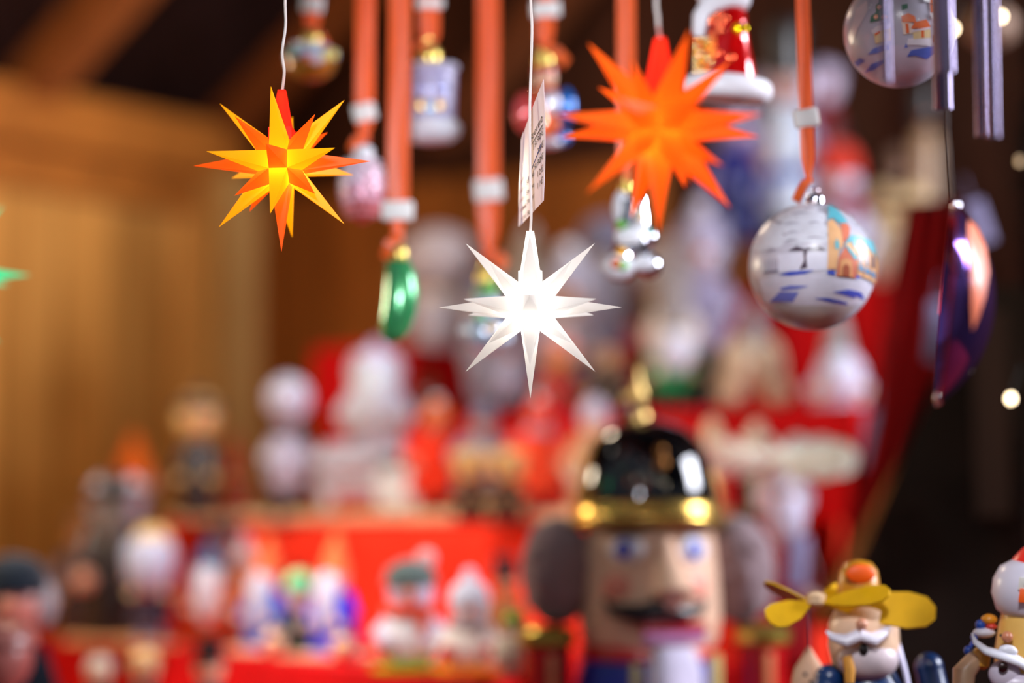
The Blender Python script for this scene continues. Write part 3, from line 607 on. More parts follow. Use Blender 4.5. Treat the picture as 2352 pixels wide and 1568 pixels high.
for x in (1040, 1105, 1170): decal(mb, Q((x - 14, 830), (x, 800), (x + 14, 832), (x + 14, 920), (x - 14, 910)), R, WN, .0013)
decal(mb, Q((1015, 905), (1205, 955), (1205, 1000), (1015, 945)), R, PM((90, 140, 180)), .0014)
for x in (1020, 1075, 1140, 1200): decal(mb, Q((x - 4, 770), (x + 4, 770), (x + 5, 990), (x - 5, 985)), R, PM((196, 140, 96)), .0015)
mb.build('painted_church', None, t)
mb = MB(); wb = mat('glass', (236, 238, 250), .1)
for i in range(90):
    a = random.uniform(.12, 1.25) * random.choice((1, 1, -1)); yy = random.uniform(-.98, .1); x = math.sin(a) * math.sqrt(1 - min(.97, yy * yy)) * 1; z = math.cos(a) * math.sqrt(1 - min(.97, yy * yy))
    mb.use(wb).ball(Vector((x, yy, z)).normalized() * R, R * random.uniform(.010, .022), seg=8)
mb.build('sugar_beads', None, t)
cap(t, L_, 1872, 462, d, 44, 34, mat('mirror', (200, 202, 210), .12)); ribbon(t, L_, 1846, 1858, 412, d, 30, (-30, -50), (267, 58, 44, -9))

d = 1.80; R = 127 * d / F; t, L_ = ball_ornament('frosted glass ball painted with a snowy village behind chime tubes', 2065, 74, d, R, (196, 192, 212))
q = lambda x, y: ((x - 690) / 474, (276 - y) / 474)
mb = MB(); 
decal(mb, Q((240, 340), (300, 120), (380, 60), (380, 160), (300, 300), (260, 440)), R, PM((220, 206, 220)), .0004)
decal(mb, Q((300, 560), (520, 470), (980, 470), (930, 640), (690, 730), (450, 670)), R, PM((204, 192, 214)), .0004)
decal(mb, Q((680, 470), (690, 420), (890, 408), (905, 440), (890, 470)), R, PM((236, 230, 244)), .0012)
for x in range(34): decal(mb, [q(a, b) for a, b in blob(random.uniform(380, 1000), random.uniform(-120, 300), 9, 9, 6)], R, PM((236, 238, 248)), .0006)
mb.build('painted_snow', None, t)
mb = MB(); 
for p in (((385, 520), (420, 480), (530, 460), (540, 500), (460, 520)), ((290, 550), (330, 530), (370, 560), (330, 580)), ((385, 635), (420, 590), (520, 570), (520, 600), (440, 635)), ((690, 560), (720, 510), (960, 460), (940, 520), (860, 570), (760, 550)), ((660, 490), (680, 455), (690, 490))): decal(mb, Q(*p), R, PM((92, 112, 208)), .0009)
mb.build('painted_shadows', None, t)
mb = MB(); GR = PM((70, 120, 100))
decal(mb, Q((390, 270), (400, 215), (440, 190), (440, 130), (470, 100), (465, 50), (500, -60), (520, 60), (520, 260)), R, GR, .0008); decal(mb, Q((640, 140), (690, 130), (690, 170), (640, 190)), R, GR, .0008)
for x, y in ((470, 150), (500, 40), (500, 240), (440, 230)): decal(mb, [q(a, b) for a, b in blob(x, y, 20, 20, 8)], R, PM((240, 180, 150)), .0012)
mb.build('painted_tree', None, t)
mb = MB(); CR, OG = PM((240, 214, 164)), PM((238, 112, 60))
decal(mb, Q((415, 345), (545, 310), (550, 430), (435, 445)), R, CR, .0008); decal(mb, Q((400, 340), (440, 310), (545, 290), (545, 330), (415, 370)), R, PM((236, 226, 236)), .0011); decal(mb, Q((430, 365), (470, 350), (475, 365), (435, 385)), R, OG, .0013)
decal(mb, Q((635, 280), (720, 300), (740, 380), (650, 390)), R, PM((240, 220, 210)), .0008); decal(mb, Q((635, 240), (690, 215), (745, 240), (755, 290), (640, 290)), R, OG, .0011); decal(mb, Q((665, 300), (690, 300), (698, 375), (675, 380)), R, OG, .0012)
decal(mb, Q((725, 360), (880, 340), (885, 405), (735, 425)), R, CR, .0013); decal(mb, Q((710, 340), (740, 290), (840, 262), (880, 320), (870, 340)), R, OG, .0016); decal(mb, Q((715, 358), (870, 322), (878, 338), (720, 372)), R, PM((240, 226, 236)), .0018); decal(mb, Q((795, 355), (818, 352), (820, 408), (798, 410)), R, OG, .0018)
decal(mb, Q((845, 20), (870, 0), (915, 0), (920, 190), (890, 200), (885, 110), (845, 70)), R, OG, .0010); decal(mb, Q((825, 70), (890, 75), (890, 110), (830, 110)), R, PM((240, 240, 246)), .0012)
decal(mb, Q((900, -40), (935, -20), (945, 90), (925, 100), (905, 20)), R, PM((240, 240, 246)), .0012); decal(mb, Q((875, 210), (930, 200), (960, 150), (965, 240), (900, 262)), R, PM((244, 244, 250)), .0012)
decal(mb, Q((885, 120), (915, 120), (915, 130), (885, 130)), R, PM((40, 30, 30)), .0014)
decal(mb, Q((905, 385), (935, 375), (945, 435), (910, 438)), R, PM((150, 80, 60)), .0012)
mb.build('painted_village', None, t)
cap(t, L_, 2065, -64, d, 40, 34, mat('mirror', (200, 202, 210), .12)); ribbon(t, L_, 2065, 2065, -85, d, 34)

# ------------------------------------------------------------------ wind chime with dish
d = 1.50; s = d / F; L_ = at(2180, -120, d); t = thing('wind_chime', 'metal tube wind chime with a hanging dish at upper right', 'wind chime', L_)
TM = mat('metal', (118, 108, 134), .26, .08)
for px, yb, w_, dd2 in ((2036, 186, 22, 1.47), (2172, 165, 44, 1.5), (2166, 250, 44, 1.56), (2254, 312, 26, 1.52), (2281, 314, 30, 1.46)):
    a = at(px, yb, dd2) - L_; b = at(px - 8, -110, dd2) - L_; r = w_ / 2 * dd2 / F; mb = MB(); dr = (b - a); n_ = 10
    mb.tube([a + dr * (i / n_) for i in range(n_ + 1)], r, 20)
    for sgn in (0,): mb.tube([a - dr.normalized() * .0004, a + dr.normalized() * .002], r * 1.04, 20)
    mb.build('tube', TM, t)
mb = MB(); mb.lathe([(.002, .018), (.03, .014), (.042, .004), (.042, -.004), (.002, -.006)], 36); mb.build('top_plate', mat('metal', (120, 96, 90), .3), t)
mb = MB(); d3 = 1.52
mb.tube([at(2170, -115, d3) - L_, at(2178, 300, d3) - L_, at(2190, 470, d3) - L_], .0005, 6); mb.build('thread', mat('plain', (60, 40, 36), .6), t)
# dish seen nearly edge-on
ctr = at(2172, 700, d3) - L_; rr_ = 232 * d3 / F; dep = 112 * d3 / F
mb = MB(); prof = []
Rs = (rr_ ** 2 + dep ** 2) / (2 * dep); am = math.asin(rr_ / Rs)
for j in range(17): a = am * j / 16; prof.append((max(1e-5, Rs * math.sin(a)), Rs * math.cos(a) - (Rs - dep)))
for j in range(16, -1, -1): a = am * j / 16; prof.append((max(1e-5, (Rs - .0012) * math.sin(a)), (Rs - .0012) * math.cos(a) - (Rs - dep)))
M = Matrix.Translation(ctr) @ Matrix.Rotation(math.radians(5.5), 4, 'Y') @ Matrix.Rotation(math.radians(-7), 4, 'Z') @ Matrix.Rotation(math.radians(90), 4, 'Y')
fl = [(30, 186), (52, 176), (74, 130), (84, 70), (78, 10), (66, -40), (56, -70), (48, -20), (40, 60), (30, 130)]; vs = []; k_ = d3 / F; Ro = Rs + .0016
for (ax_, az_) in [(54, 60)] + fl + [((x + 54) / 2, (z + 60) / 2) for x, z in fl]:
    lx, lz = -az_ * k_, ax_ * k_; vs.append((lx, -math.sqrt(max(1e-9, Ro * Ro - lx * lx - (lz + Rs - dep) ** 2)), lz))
nf = len(fl); fb = MB(); fb.add(vs, [(0, 1 + nf + i, 1 + nf + (i + 1) % nf) for i in range(nf)] + [(1 + i, 1 + (i + 1) % nf, 1 + nf + (i + 1) % nf, 1 + nf + i) for i in range(nf)], M); fb.build('painted_star_reflection', mat('paint', (240, 100, 12), .5, .1), t)  # orange patch paints the orange star's reflection onto the dish
mb.lathe(prof, 64, M); mb.build('dish', mat('metal', (120, 84, 170), .10, .2, 18), t)
mb = MB(); mb.tube([ctr + Matrix.Rotation(math.radians(5.5), 3, 'Y') @ Matrix.Rotation(math.radians(-7), 3, 'Z') @ Vector((0, math.cos(a) * rr_, math.sin(a) * rr_)) for a in [i * PI / 24 for i in range(49)]], .0009, 8); mb.build('rim', mat('metal', (170, 30, 60), .2), t)
for px, py in ((2196, 474), (2156, 914)): mb = MB(); mb.ball(at(px, py, d3) - L_, .0032, 1, 1, 1.4); mb.build('bead', mat('mirror', (230, 226, 240), .05), t)

# ------------------------------------------------------------------ figures
SK = (236, 186, 150)
def fig(label, px, Y, z, hpx, cat='figurine', name='wooden_figurine', rz=0, **o):
    """turned wooden / felt figure; all sizes follow its height"""
    loc = on(px, Y, z); H = hpx * Y / F; t = thing(name, label, cat, loc, rz)
    g = lambda k, dflt=None: o.get(k, dflt)
    bw = g('bw', .2) * H; zb = 0; kd = g('kind', 'paint')
    if g('base'):
        r = g('baser', 1.25) * bw; mb = MB(); mb.lathe([(r * .97, 0), (r, .006 * H), (r, .03 * H), (r * .96, .038 * H)], 32, sx=g('bsx', 1), sy=.8); mb.build('base', mat('wood', g('base')), t); zb = .038 * H
    hh = g('hat_h', .26) * H; hr = g('head', .095) * H; top = H; zh = top - hh - hr * .75           # head centre
    zc = zh - hr * .85                                                                           # neck
    lg = g('legs')
    z0 = zb
    if lg:
        ll = g('leg_h', .14) * H
        for sx in (-1, 1): mb = MB(); mb.lathe([(bw * .30, 0), (bw * .32, ll * .3), (bw * .27, ll * .4), (bw * .30, ll * 1.15)], 18, Matrix.Translation((sx * bw * .38, 0, zb))); mb.ball((sx * bw * .38, -bw * .2, zb + ll * .14), bw * .3, .95, 1.4, .45); mb.build('leg', mat(kd, lg), t)
        z0 = zb + ll
    hb = zc - z0
    mb = MB(); sh = g('shape', 'coat')
    if sh == 'coat': pr = [(bw * .92, 0), (bw * 1.0, hb * .06), (bw * .86, hb * .4), (bw * .78, hb * .62), (bw * .72, hb * .82), (bw * .4, hb * .97), (bw * .2, hb * 1.05)]
    elif sh == 'ball': pr = [(bw * .5, 0), (bw * .86, hb * .15), (bw * 1.0, hb * .42), (bw * .9, hb * .7), (bw * .6, hb * .92), (bw * .3, hb * 1.05)]
    elif sh == 'straight': pr = [(bw * .72, 0), (bw * .74, hb * .1), (bw * .7, hb * .45), (bw * .74, hb * .85), (bw * .55, hb * .97), (bw * .2, hb * 1.04)]
    elif sh == 'cone': pr = [(bw * 1.05, 0), (bw * 1.05, hb * .05), (bw * .8, hb * .4), (bw * .5, hb * .8), (bw * .3, hb * 1.02)]
    mb.lathe(pr, 32, Matrix.Translation((0, 0, z0)), sy=.85); mb.build('body', mat(kd, g('coat', (150, 20, 20))), t)
    if g('belt'): mb = MB(); mb.lathe([(bw * .83, z0 + hb * .36), (bw * .90, z0 + hb * .37), (bw * .88, z0 + hb * .44), (bw * .8, z0 + hb * .45)], 28, sy=.85); mb.build('belt', mat('paint', g('belt')), t)
    if g('apron'): mb = MB(); mb.ball((0, -bw * .62, z0 + hb * .38), bw * .55, 1, .45, 1.25); mb.build('apron', mat(kd, g('apron')), t)
    mb = MB(); mb.ball((0, 0, zh), hr, 1, .95, 1.05); mb.build('head', mat('paint', g('skin', SK)), t)
    if g('nose', True): mb = MB(); mb.ball((0, -hr * 1.0, zh - hr * .1), hr * g('nr', .24)); mb.build('nose', mat('paint', g('nosec', (226, 140, 110))), t)
    if g('eyes', True):
        mb = MB()
        for sx in (-1, 1): mb.ball((sx * hr * .36, -hr * .86, zh + hr * .22), hr * .1, 1, .5, 1, 8)
        mb.build('eyes', mat('paint', (20, 20, 24)), t)
    if g('hair'):
        mb = MB(); r_ = g('hair_r', .45) * hr
        for sx in (-1, 1): mb.ball((sx * hr * .85, hr * .1, zh), r_ * 1.2, .8, 1, 1.3)
        mb.ball((0, hr * .35, zh), hr * 1.02, 1, .85, 1); mb.build('hair', mat('wool', g('hair')), t)
    if g('beard'):
        bl = g('beard_l', .28) * H; wd = g('beard_w', .9) * hr
        mb = MB(); yb = -max(hr * .75, bw * .5)
        mb.tube([(0, -hr * .6, zh - hr * .1), (0, yb, zh - hr * .6), (0, yb * 1.12, zh - hr * .5 - bl * .45), (0, yb * 1.1, zh - hr * .5 - bl * .8), (0, yb, zh - hr * .4 - bl)], [wd * .85, wd, wd * .92, wd * .55, wd * .12], 18, flat=.5 if False else 1)
        mb.build('beard', mat('wool', g('beard')), t)
    if g('arms', True):
        ac = g('armc', g('coat', (150, 20, 20))); ar = bw * g('ar', .24)
        for sx in (-1, 1):
            mb = MB(); p = [(sx * bw * .62, 0, z0 + hb * .86), (sx * bw * .98, -bw * .15, z0 + hb * .6), (sx * bw * .82, -bw * .75, z0 + hb * .46)]
            mb.tube(p, [ar * .9, ar, ar * .85], 14); mb.ball(p[1], ar); mb.ball(p[0], ar * .95); mb.build('arm', mat(kd, ac), t)
            mb = MB(); mb.ball((sx * bw * .76, -bw * .85, z0 + hb * .46), ar * .95); mb.build('hand', mat('paint', g('handc', g('skin', SK))), t)
    ht = g('hat'); hc = g('hatc', (60, 60, 60)); hm = mat(g('hatk', 'wool'), hc); y0 = zh + hr * .5
    if ht:
        mb = MB()
        if ht == 'cone':
            ln_ = g('lean', 0) * H; n = 8; pts = [(ln_ * (i / n) ** 2, 0, y0 - hr * .25 + (top - y0 + hr * .25) * i / n) for i in range(n + 1)]; mb.tube(pts, [hr * 1.12 * (1 - i / n) ** .85 + hr * .06 for i in range(n + 1)], 22)
        elif ht == 'top': mb.lathe([(hr * 1.45, y0), (hr * 1.5, y0 + hr * .12), (hr * .92, y0 + hr * .16), (hr * .88, y0 + (top - y0) * .6), (hr * 1.02, top - hr * .05), (hr * .95, top)], 28)
        elif ht == 'shako': mb.lathe([(hr * 1.0, y0 - hr * .2), (hr * 1.02, y0), (hr * .98, y0 + (top - y0) * .6), (hr * 1.1, top - hr * .1), (hr * 1.05, top)], 28)
        elif ht == 'dome': mb.lathe([(hr * 1.12, y0 - hr * .2), (hr * 1.12, y0), (hr * 1.0, y0 + (top - y0) * .5), (hr * .65, y0 + (top - y0) * .87), (hr * .1, top)], 28)
        elif ht == 'brim': mb.lathe([(hr * g('brim', 2.0), y0), (hr * g('brim', 2.0), y0 + hr * .1), (hr * 1.0, y0 + hr * .2), (hr * .9, y0 + (top - y0) * .7), (hr * .5, top)], 30)
        elif ht == 'pom': mb.ball((0, 0, (y0 + top) / 2), (top - y0) / 2 * 1.15, g('pomw', 1.2), 1.1, 1)
        elif ht == 'bobble':
            mb.lathe([(hr * 1.15, y0 - hr * .25), (hr * 1.18, y0), (hr * 1.0, y0 + (top - y0) * .4), (hr * .55, y0 + (top - y0) * .62), (hr * .2, y0 + (top - y0) * .7)], 26)
        mb.build('hat', hm, t)
        if ht == 'bobble': mb = MB(); mb.ball((g('bx', 0) * H, 0, top - hr * .38), hr * .42); mb.build('bobble', mat('wool', g('bobc', (230, 230, 236))), t)
        if g('band'): mb = MB(); mb.lathe([(hr * 1.05, y0 - hr * .22), (hr * 1.24, y0 - hr * .18), (hr * 1.24, y0 + hr * .14), (hr * 1.05, y0 + hr * .2)], 24); mb.build('hat_band', mat('wool', g('band')), t)
    if g('scarf'): mb = MB(); mb.tube([(math.cos(a) * hr * .95, math.sin(a) * hr * .9, zc + hr * .02) for a in [i * PI / 10 for i in range(21)]], hr * .28, 10); mb.ball((hr * .6, -hr * .95, zc - hr * .5), hr * .3, .8, .6, 2.0); mb.build('scarf', mat('wool', g('scarf')), t)
    if g('item'):
        kx, c = g('item'); mb = MB(); mb.tube([(kx * bw, -bw * .9, zb), (kx * bw, -bw * .9, z0 + hb * .9)], bw * .07, 8); mb.build('stick', mat('wood', c), t)
    if g('ball'):
        bx, bz, br, c = g('ball'); mb = MB(); mb.ball((bx * bw, -bw * 1.1, z0 + hb * bz), br * bw); mb.build('held_ball', mat('glass', c, .2), t)
    return t
CREAM = (236, 212, 172)
# lowest step and left edge
fig('large gnome in a dark coat with grey hair at the left edge', 25, 2.55, -.29, 560, name='gnome_figurine', cat='gnome', coat=(22, 30, 42), skin=(222, 150, 136), hair=(166, 158, 162), hair_r=.5, hat='dome', hatc=(24, 34, 46), hat_h=.10, head=.13, bw=.17, kind='cloth', nr=.3)
fig('pink-faced figure mostly cut off by the left edge in the lower corner', -25, 2.28, -.505, 1010, coat=(120, 60, 60), skin=(176, 100, 92), hat='dome', hatk='paint', hatc=(170, 100, 92), hat_h=.02, head=.085, bw=.085, eyes=False, nose=False)
fig('pale wooden head poking up at the bottom edge under the white-bearded figure', 330, 2.66, -.29, 320, coat=(70, 40, 30), skin=CREAM, hat='dome', hatk='paint', hatc=(214, 168, 112), hat_h=.08, bw=.16)
fig('black-hatted figure cropped at the bottom edge left of the gnomes', 478, 2.62, -.29, 350, coat=(50, 20, 20), hat='top', hatk='paint', hatc=(16, 14, 16), hat_h=.12, bw=.15)
fig('dark little figure at the bottom edge beside the large grey-haired gnome', 225, 2.72, -.29, 290, coat=(40, 26, 26), skin=(214, 170, 130), hat='dome', hatk='paint', hatc=(190, 176, 160), hat_h=.08, bw=.18)
# on the red step: left cluster
fig('dark-coated figure in a broad black hat on a pale plinth', 262, 3.06, -.15, 385, coat=(34, 18, 16), skin=(226, 160, 130), hair=(196, 186, 196), hair_r=.9, hat='brim', hatk='paint', hatc=(14, 10, 10), hat_h=.08, brim=2.9, head=.10, bw=.20, base=(222, 160, 108), baser=1.55, beard=(120, 106, 96), beard_l=.2, ar=.34, armc=(70, 46, 44))
fig('round white-bearded figure with a blond head on a pale plinth', 346, 2.96, -.15, 275, coat=(60, 50, 66), skin=(240, 214, 160), hair=(236, 206, 160), beard=(192, 196, 220), beard_l=.40, beard_w=1.75, head=.125, hat='dome', hatc=(238, 196, 130), hat_h=.05, hatk='paint', bw=.17, base=(226, 162, 112), baser=1.5, legs=(150, 140, 170), kind='wool')
fig('small dark figure with a tan face at the far left of the red step', 183, 3.16, -.15, 290, coat=(56, 30, 34), skin=(206, 140, 80), hat='dome', hatc=(120, 76, 40), hat_h=.1, bw=.19, armc=(96, 70, 90))
fig('figure in an orange pointed hat behind the broad black hat', 302, 3.36, -.15, 455, coat=(60, 30, 20), hat='cone', hatc=(222, 96, 6), hat_h=.20, head=.09, bw=.13, kind='wool', hair=(200, 150, 120))
fig('gnome in a blue pointed hat with a long white beard and orange legs', 478, 2.98, -.15, 240, name='gnome_figurine', cat='gnome', coat=(196, 84, 30), beard=(226, 222, 232), beard_l=.50, beard_w=1.15, head=.12, hat='cone', hatc=(16, 84, 130), hat_h=.20, bw=.22, legs=(206, 78, 22), skin=(226, 190, 160), item=(-1.5, (110, 30, 40)))
fig('grey-capped figure standing behind the blue-hatted gnome', 512, 3.14, -.15, 275, coat=(30, 60, 96), skin=(206, 196, 190), hat='dome', hatc=(42, 44, 84), hat_h=.09, head=.13, bw=.14)
fig('amber brown figure between blue-hatted gnome and blue-coated pair', 560, 3.04, -.15, 250, coat=(196, 96, 24), skin=(212, 140, 50), hair=(196, 180, 186), hat='cone', hatc=(190, 176, 184), hat_h=.2, bw=.2)
# blue-coated gnomes
for px, Y, hp, lab, cc, ly in ((612, 2.84, 270, 'left blue-coated gnome with pale orange pointed hat on a cream plinth', (6, 84, 190), .02), (768, 2.72, 290, 'right blue-coated gnome with pale orange pointed hat on a cream plinth', (8, 24, 200), .02)):
    fig(lab, px, Y, -.15, hp, name='gnome_figurine', cat='gnome', group='pair of blue-coated gnomes', rz=math.radians(-32), coat=cc, beard=(206, 206, 226), beard_l=.46, beard_w=1.0, head=.10, hat='cone', hatc=(236, 120, 66), hat_h=.30, lean=ly, bw=.20, base=(232, 206, 168), baser=1.55, bsx=1.2, kind='wool', skin=(232, 200, 190), armc=cc, ball=(1.2, .12, .5, (222, 180, 140)))
fig('small gnome in dark green coat with a mint green bobble cap', 688, 2.74, -.15, 190, name='gnome_figurine', cat='gnome', coat=(26, 44, 38), hat='pom', hatc=(120, 222, 160), hat_h=.24, head=.12, bw=.22, kind='wool', skin=(228, 206, 200), base=(226, 190, 150), baser=1.3)
# snowmen
fig('tall snowman in a grey green bobble cap with orange scarf', 942, 2.47, -.15, 275, name='snowman_figurine', cat='snowman', coat=(232, 226, 228), skin=(222, 212, 240), head=.19, hat='bobble', hatc=(92, 106, 104), hat_h=.20, bx=.13, bobc=(240, 176, 176), bw=.26, shape='ball', scarf=(240, 80, 40), base=(140, 180, 10), baser=1.25, kind='wool', nosec=(240, 120, 30), armc=(220, 214, 236))
fig('cream snowman in a white bobble cap holding a red mitten', 1078, 2.43, -.15, 238, name='snowman_figurine', cat='snowman', coat=(236, 222, 212), skin=(230, 222, 230), head=.17, hat='bobble', hatc=(220, 220, 236), hat_h=.26, bobc=(222, 212, 230), bw=.27, shape='ball', scarf=(170, 150, 150), base=(236, 150, 10), baser=1.2, kind='wool', handc=(200, 10, 10), nosec=(240, 120, 30))
fig('small snowman in a lime green cap beside the big nutcracker', 1180, 2.36, -.15, 150, name='snowman_figurine', cat='snowman', coat=(234, 214, 190), skin=(222, 206, 196), head=.14, hat='dome', hatc=(140, 196, 60), hat_h=.12, bw=.28, shape='ball', kind='wool', base=(214, 40, 20))
fig('brown reindeer-like figure in a dark hat behind the snowmen', 1160, 2.62, -.15, 240, coat=(150, 92, 50), skin=(190, 128, 84), hat='top', hatc=(40, 16, 18), hat_h=.16, bw=.19, head=.12, kind='wool')
# middle step
fig('tan-headed wooden incense figure with dark body on the left of the middle step', 452, 3.12, .002, 305, coat=(44, 22, 18), skin=(242, 200, 130), head=.17, hat='cone', hatc=(60, 40, 30), hat_h=.08, bw=.15, base=(230, 180, 130), baser=1.5, eyes=False)
fig('gnome with fuzzy white ball cap and black boots on a pale plinth', 660, 3.10, .002, 325, name='gnome_figurine', cat='gnome', coat=(190, 184, 206), skin=(130, 120, 130), head=.085, hat='pom', hatc=(206, 206, 228), hat_h=.25, pomw=1.0, bw=.155, legs=(16, 16, 24), leg_h=.16, kind='wool', shape='ball', armc=(190, 180, 190), base=(228, 178, 140), baser=1.25, scarf=(120, 112, 130))
fig('narrow dark red cone figure beside the tan-headed wooden figure', 540, 3.16, .002, 210, coat=(150, 6, 14), hat='cone', hatc=(170, 8, 16), hat_h=.45, head=.09, bw=.16, kind='wool')
fig('grey-bodied figure between two orange-coated figures on the middle step', 1112, 2.99, .002, 270, coat=(130, 130, 150), skin=(196, 160, 130), hat='dome', hatc=(110, 112, 134), hat_h=.12, bw=.25, kind='wool', legs=(34, 80, 40), leg_h=.28, apron=(140, 140, 160))
fig('orange-coated figure left of the grey-bodied one', 1002, 3.03, .002, 285, coat=(236, 52, 20), skin=(206, 130, 100), hat='bobble', hatc=(226, 110, 50), hat_h=.14, bw=.24, kind='wool', legs=(140, 4, 8), leg_h=.22)
fig('orange-coated figure right of the grey-bodied one', 1238, 2.95, .002, 290, coat=(255, 76, 40), skin=(220, 140, 110), hat='bobble', hatc=(240, 50, 30), hat_h=.14, bw=.25, kind='wool', legs=(190, 6, 12), leg_h=.22, scarf=(210, 150, 190))
for px, lab in ((1082, 'left one of two round tan teddy figures on the middle step'), (1165, 'right one of two round tan teddy figures on the middle step')):
    fig(lab, px, 2.86, .002, 165, name='teddy_figurine', cat='teddy', group='pair of tan teddies', coat=(60, 34, 22), skin=(216, 164, 96), head=.24, hat='dome', hatc=(206, 156, 92), hat_h=.08, bw=.24, kind='wool', nosec=(60, 40, 30))
fig('pale figure at the right end of the middle step behind the nutcracker helmet', 1365, 2.9, .002, 285, coat=(200, 150, 110), skin=(220, 190, 170), hat='dome', hatc=(190, 180, 200), hat_h=.12, bw=.22, kind='wool', hair=(180, 170, 180))
# white Santa sitting on a white bench
loc = onw(862, .70, .014); t = thing('garden_bench', 'white slatted bench under the white bearded Santa', 'bench', loc); Y = loc.y; s = Y / F; WP = mat('paint', (206, 200, 210), .5)
mb = MB()
for z, h in ((140, 34), (88, 10)): mb.box((0, .02, z * s), (240 * s, .012, h * s), bev=.002)
mb.build('backrest', WP, t)
for z in (112, 58): mb = MB(); mb.box((-20 * s, -.02 if z == 112 else -.028, z * s), (226 * s, .05 if z == 112 else .012, 34 * s), bev=.002); mb.build('slat', WP, t)
for sx in (-1, 1): mb = MB(); mb.box((sx * 108 * s, -.005, 72 * s), (24 * s, .06, 144 * s), bev=.003); mb.build('leg', WP, t)
mb = MB(); mb.box((62 * s, -.035, 70 * s), (110 * s, .02, 130 * s), bev=.004); mb.build('side_panel', mat('paint', (226, 226, 224), .5), t)
t2 = fig('big white bearded Santa in a lilac cap seated on the white bench', 862, Y - .012, .014 + 128 * s, 262, name='santa_figurine', cat='santa', coat=(196, 192, 206), skin=(220, 180, 180), head=.145, beard=(208, 214, 224), beard_l=.52, beard_w=1.35, hat='bobble', hatc=(206, 200, 232), hat_h=.16, bobc=(206, 190, 222), bw=.26, shape='ball', kind='wool', hair=(190, 192, 206), hair_r=.8, ar=.32, handc=(176, 150, 140))
# third step: pale fluffy figures behind the white star
row = [(1005, .345, 440, (196, 190, 204), (226, 206, 190), 'pom', (190, 176, 180), .28, 'pale grey fluffy gnome with a round cap right of the pickle'),
       (1120, .44, 330, (170, 172, 196), (210, 190, 180), 'dome', (150, 156, 190), .12, 'blue grey fluffy figure directly behind the white star'),
       (1215, .335, 455, (190, 180, 186), (200, 186, 190), 'cone', (186, 176, 170), .30, 'tall taupe-hatted fluffy gnome above the white star'),
       (1305, .44, 400, (206, 190, 200), (214, 180, 160), 'bobble', (168, 164, 180), .2, 'pale rose fluffy figure at the right of the white star'),
       (1392, .335, 470, (160, 156, 180), (214, 200, 196), 'dome', (120, 116, 140), .14, 'lilac grey fluffy figure behind the silver boot')]
for px, v, hp, cc, sc, ht, hc, hh, lab in row:
    fig(lab, px, wallY(px, v), .144, hp, name='gnome_figurine', cat='gnome', coat=cc, skin=sc, hat=ht, hatc=hc, hat_h=hh, bw=.15, head=.13, shape='ball', kind='wool', beard=(200, 196, 212) if ht != 'bobble' else None, beard_l=.3, beard_w=1.0, hair=(186, 176, 186), legs=(70, 46, 36), leg_h=.10)
fig('white oval-bearded gnome low behind the bottom tip of the white star', 1172, wallY(1172, .50), .144, 160, name='gnome_figurine', cat='gnome', coat=(40, 30, 34), skin=(210, 180, 170), beard=(206, 208, 236), beard_l=.6, beard_w=1.3, head=.14, hat='dome', hatc=(150, 90, 70), hat_h=.12, bw=.22, kind='wool')
fig('rose red figure with an orange round face right of the white star tip', 1284, wallY(1284, .50), .144, 175, coat=(190, 50, 60), skin=(230, 160, 70), head=.21, hat='dome', hatc=(220, 130, 120), hat_h=.12, bw=.28, kind='wool', nosec=(230, 120, 40))
fig('dark figure with a deep red coat left of the green-coated gnome', 1465, wallY(1465, .44), .144, 260, coat=(130, 8, 14), skin=(150, 60, 60), hat='brim', hatc=(46, 26, 28), hat_h=.14, bw=.24, brim=1.7, kind='wool', head=.12)
fig('gnome in a grey wide-brim hat and green coat below the silver boot', 1548, wallY(1548, .44), .144, 345, name='gnome_figurine', cat='gnome', coat=(0, 150, 84), skin=(228, 200, 160), hair=(230, 214, 200), hair_r=.85, beard=(222, 222, 236), beard_l=.22, beard_w=1.1, head=.12, hat='brim', hatc=(150, 140, 138), hat_h=.40, brim=1.35, bw=.18, kind='wool', legs=(30, 20, 20))
fig('brown figure with white tuft at the left end of the third step', 950, wallY(950, .46), .144, 150, coat=(120, 66, 36), skin=(200, 180, 190), hat='dome', hatc=(150, 100, 60), hat_h=.1, bw=.3, kind='wool')
fig('small figure with cream face between rose red figure and helmet', 1395, wallY(1395, .49), .144, 150, coat=(36, 30, 30), skin=(206, 170, 120), hat='dome', hatc=(170, 120, 80), hat_h=.1, head=.16, bw=.3, kind='wool')
# two grey-hatted gnomes
fig('gnome with grey pointed hat and beige plaits, left of the pair on red', 1728, wallY(1728, .42), .144, 262, name='gnome_figurine', cat='gnome', coat=(210, 46, 30), skin=(226, 160, 130), hair=(222, 196, 164), hair_r=1.35, hat='cone', hatc=(156, 150, 152), hat_h=.52, lean=.05, head=.13, bw=.24, kind='wool', handc=(222, 196, 164), armc=(222, 190, 150), ar=.42)
fig('gnome with grey pointed hat and white beard, right of the pair on red', 1925, wallY(1925, .42), .144, 250, name='gnome_figurine', cat='gnome', coat=(200, 196, 216), skin=(230, 190, 160), beard=(222, 222, 242), beard_l=.30, beard_w=1.7, head=.13, hat='cone', hatc=(158, 154, 152), hat_h=.50, bw=.26, kind='wool', arms=True, armc=(206, 200, 226))
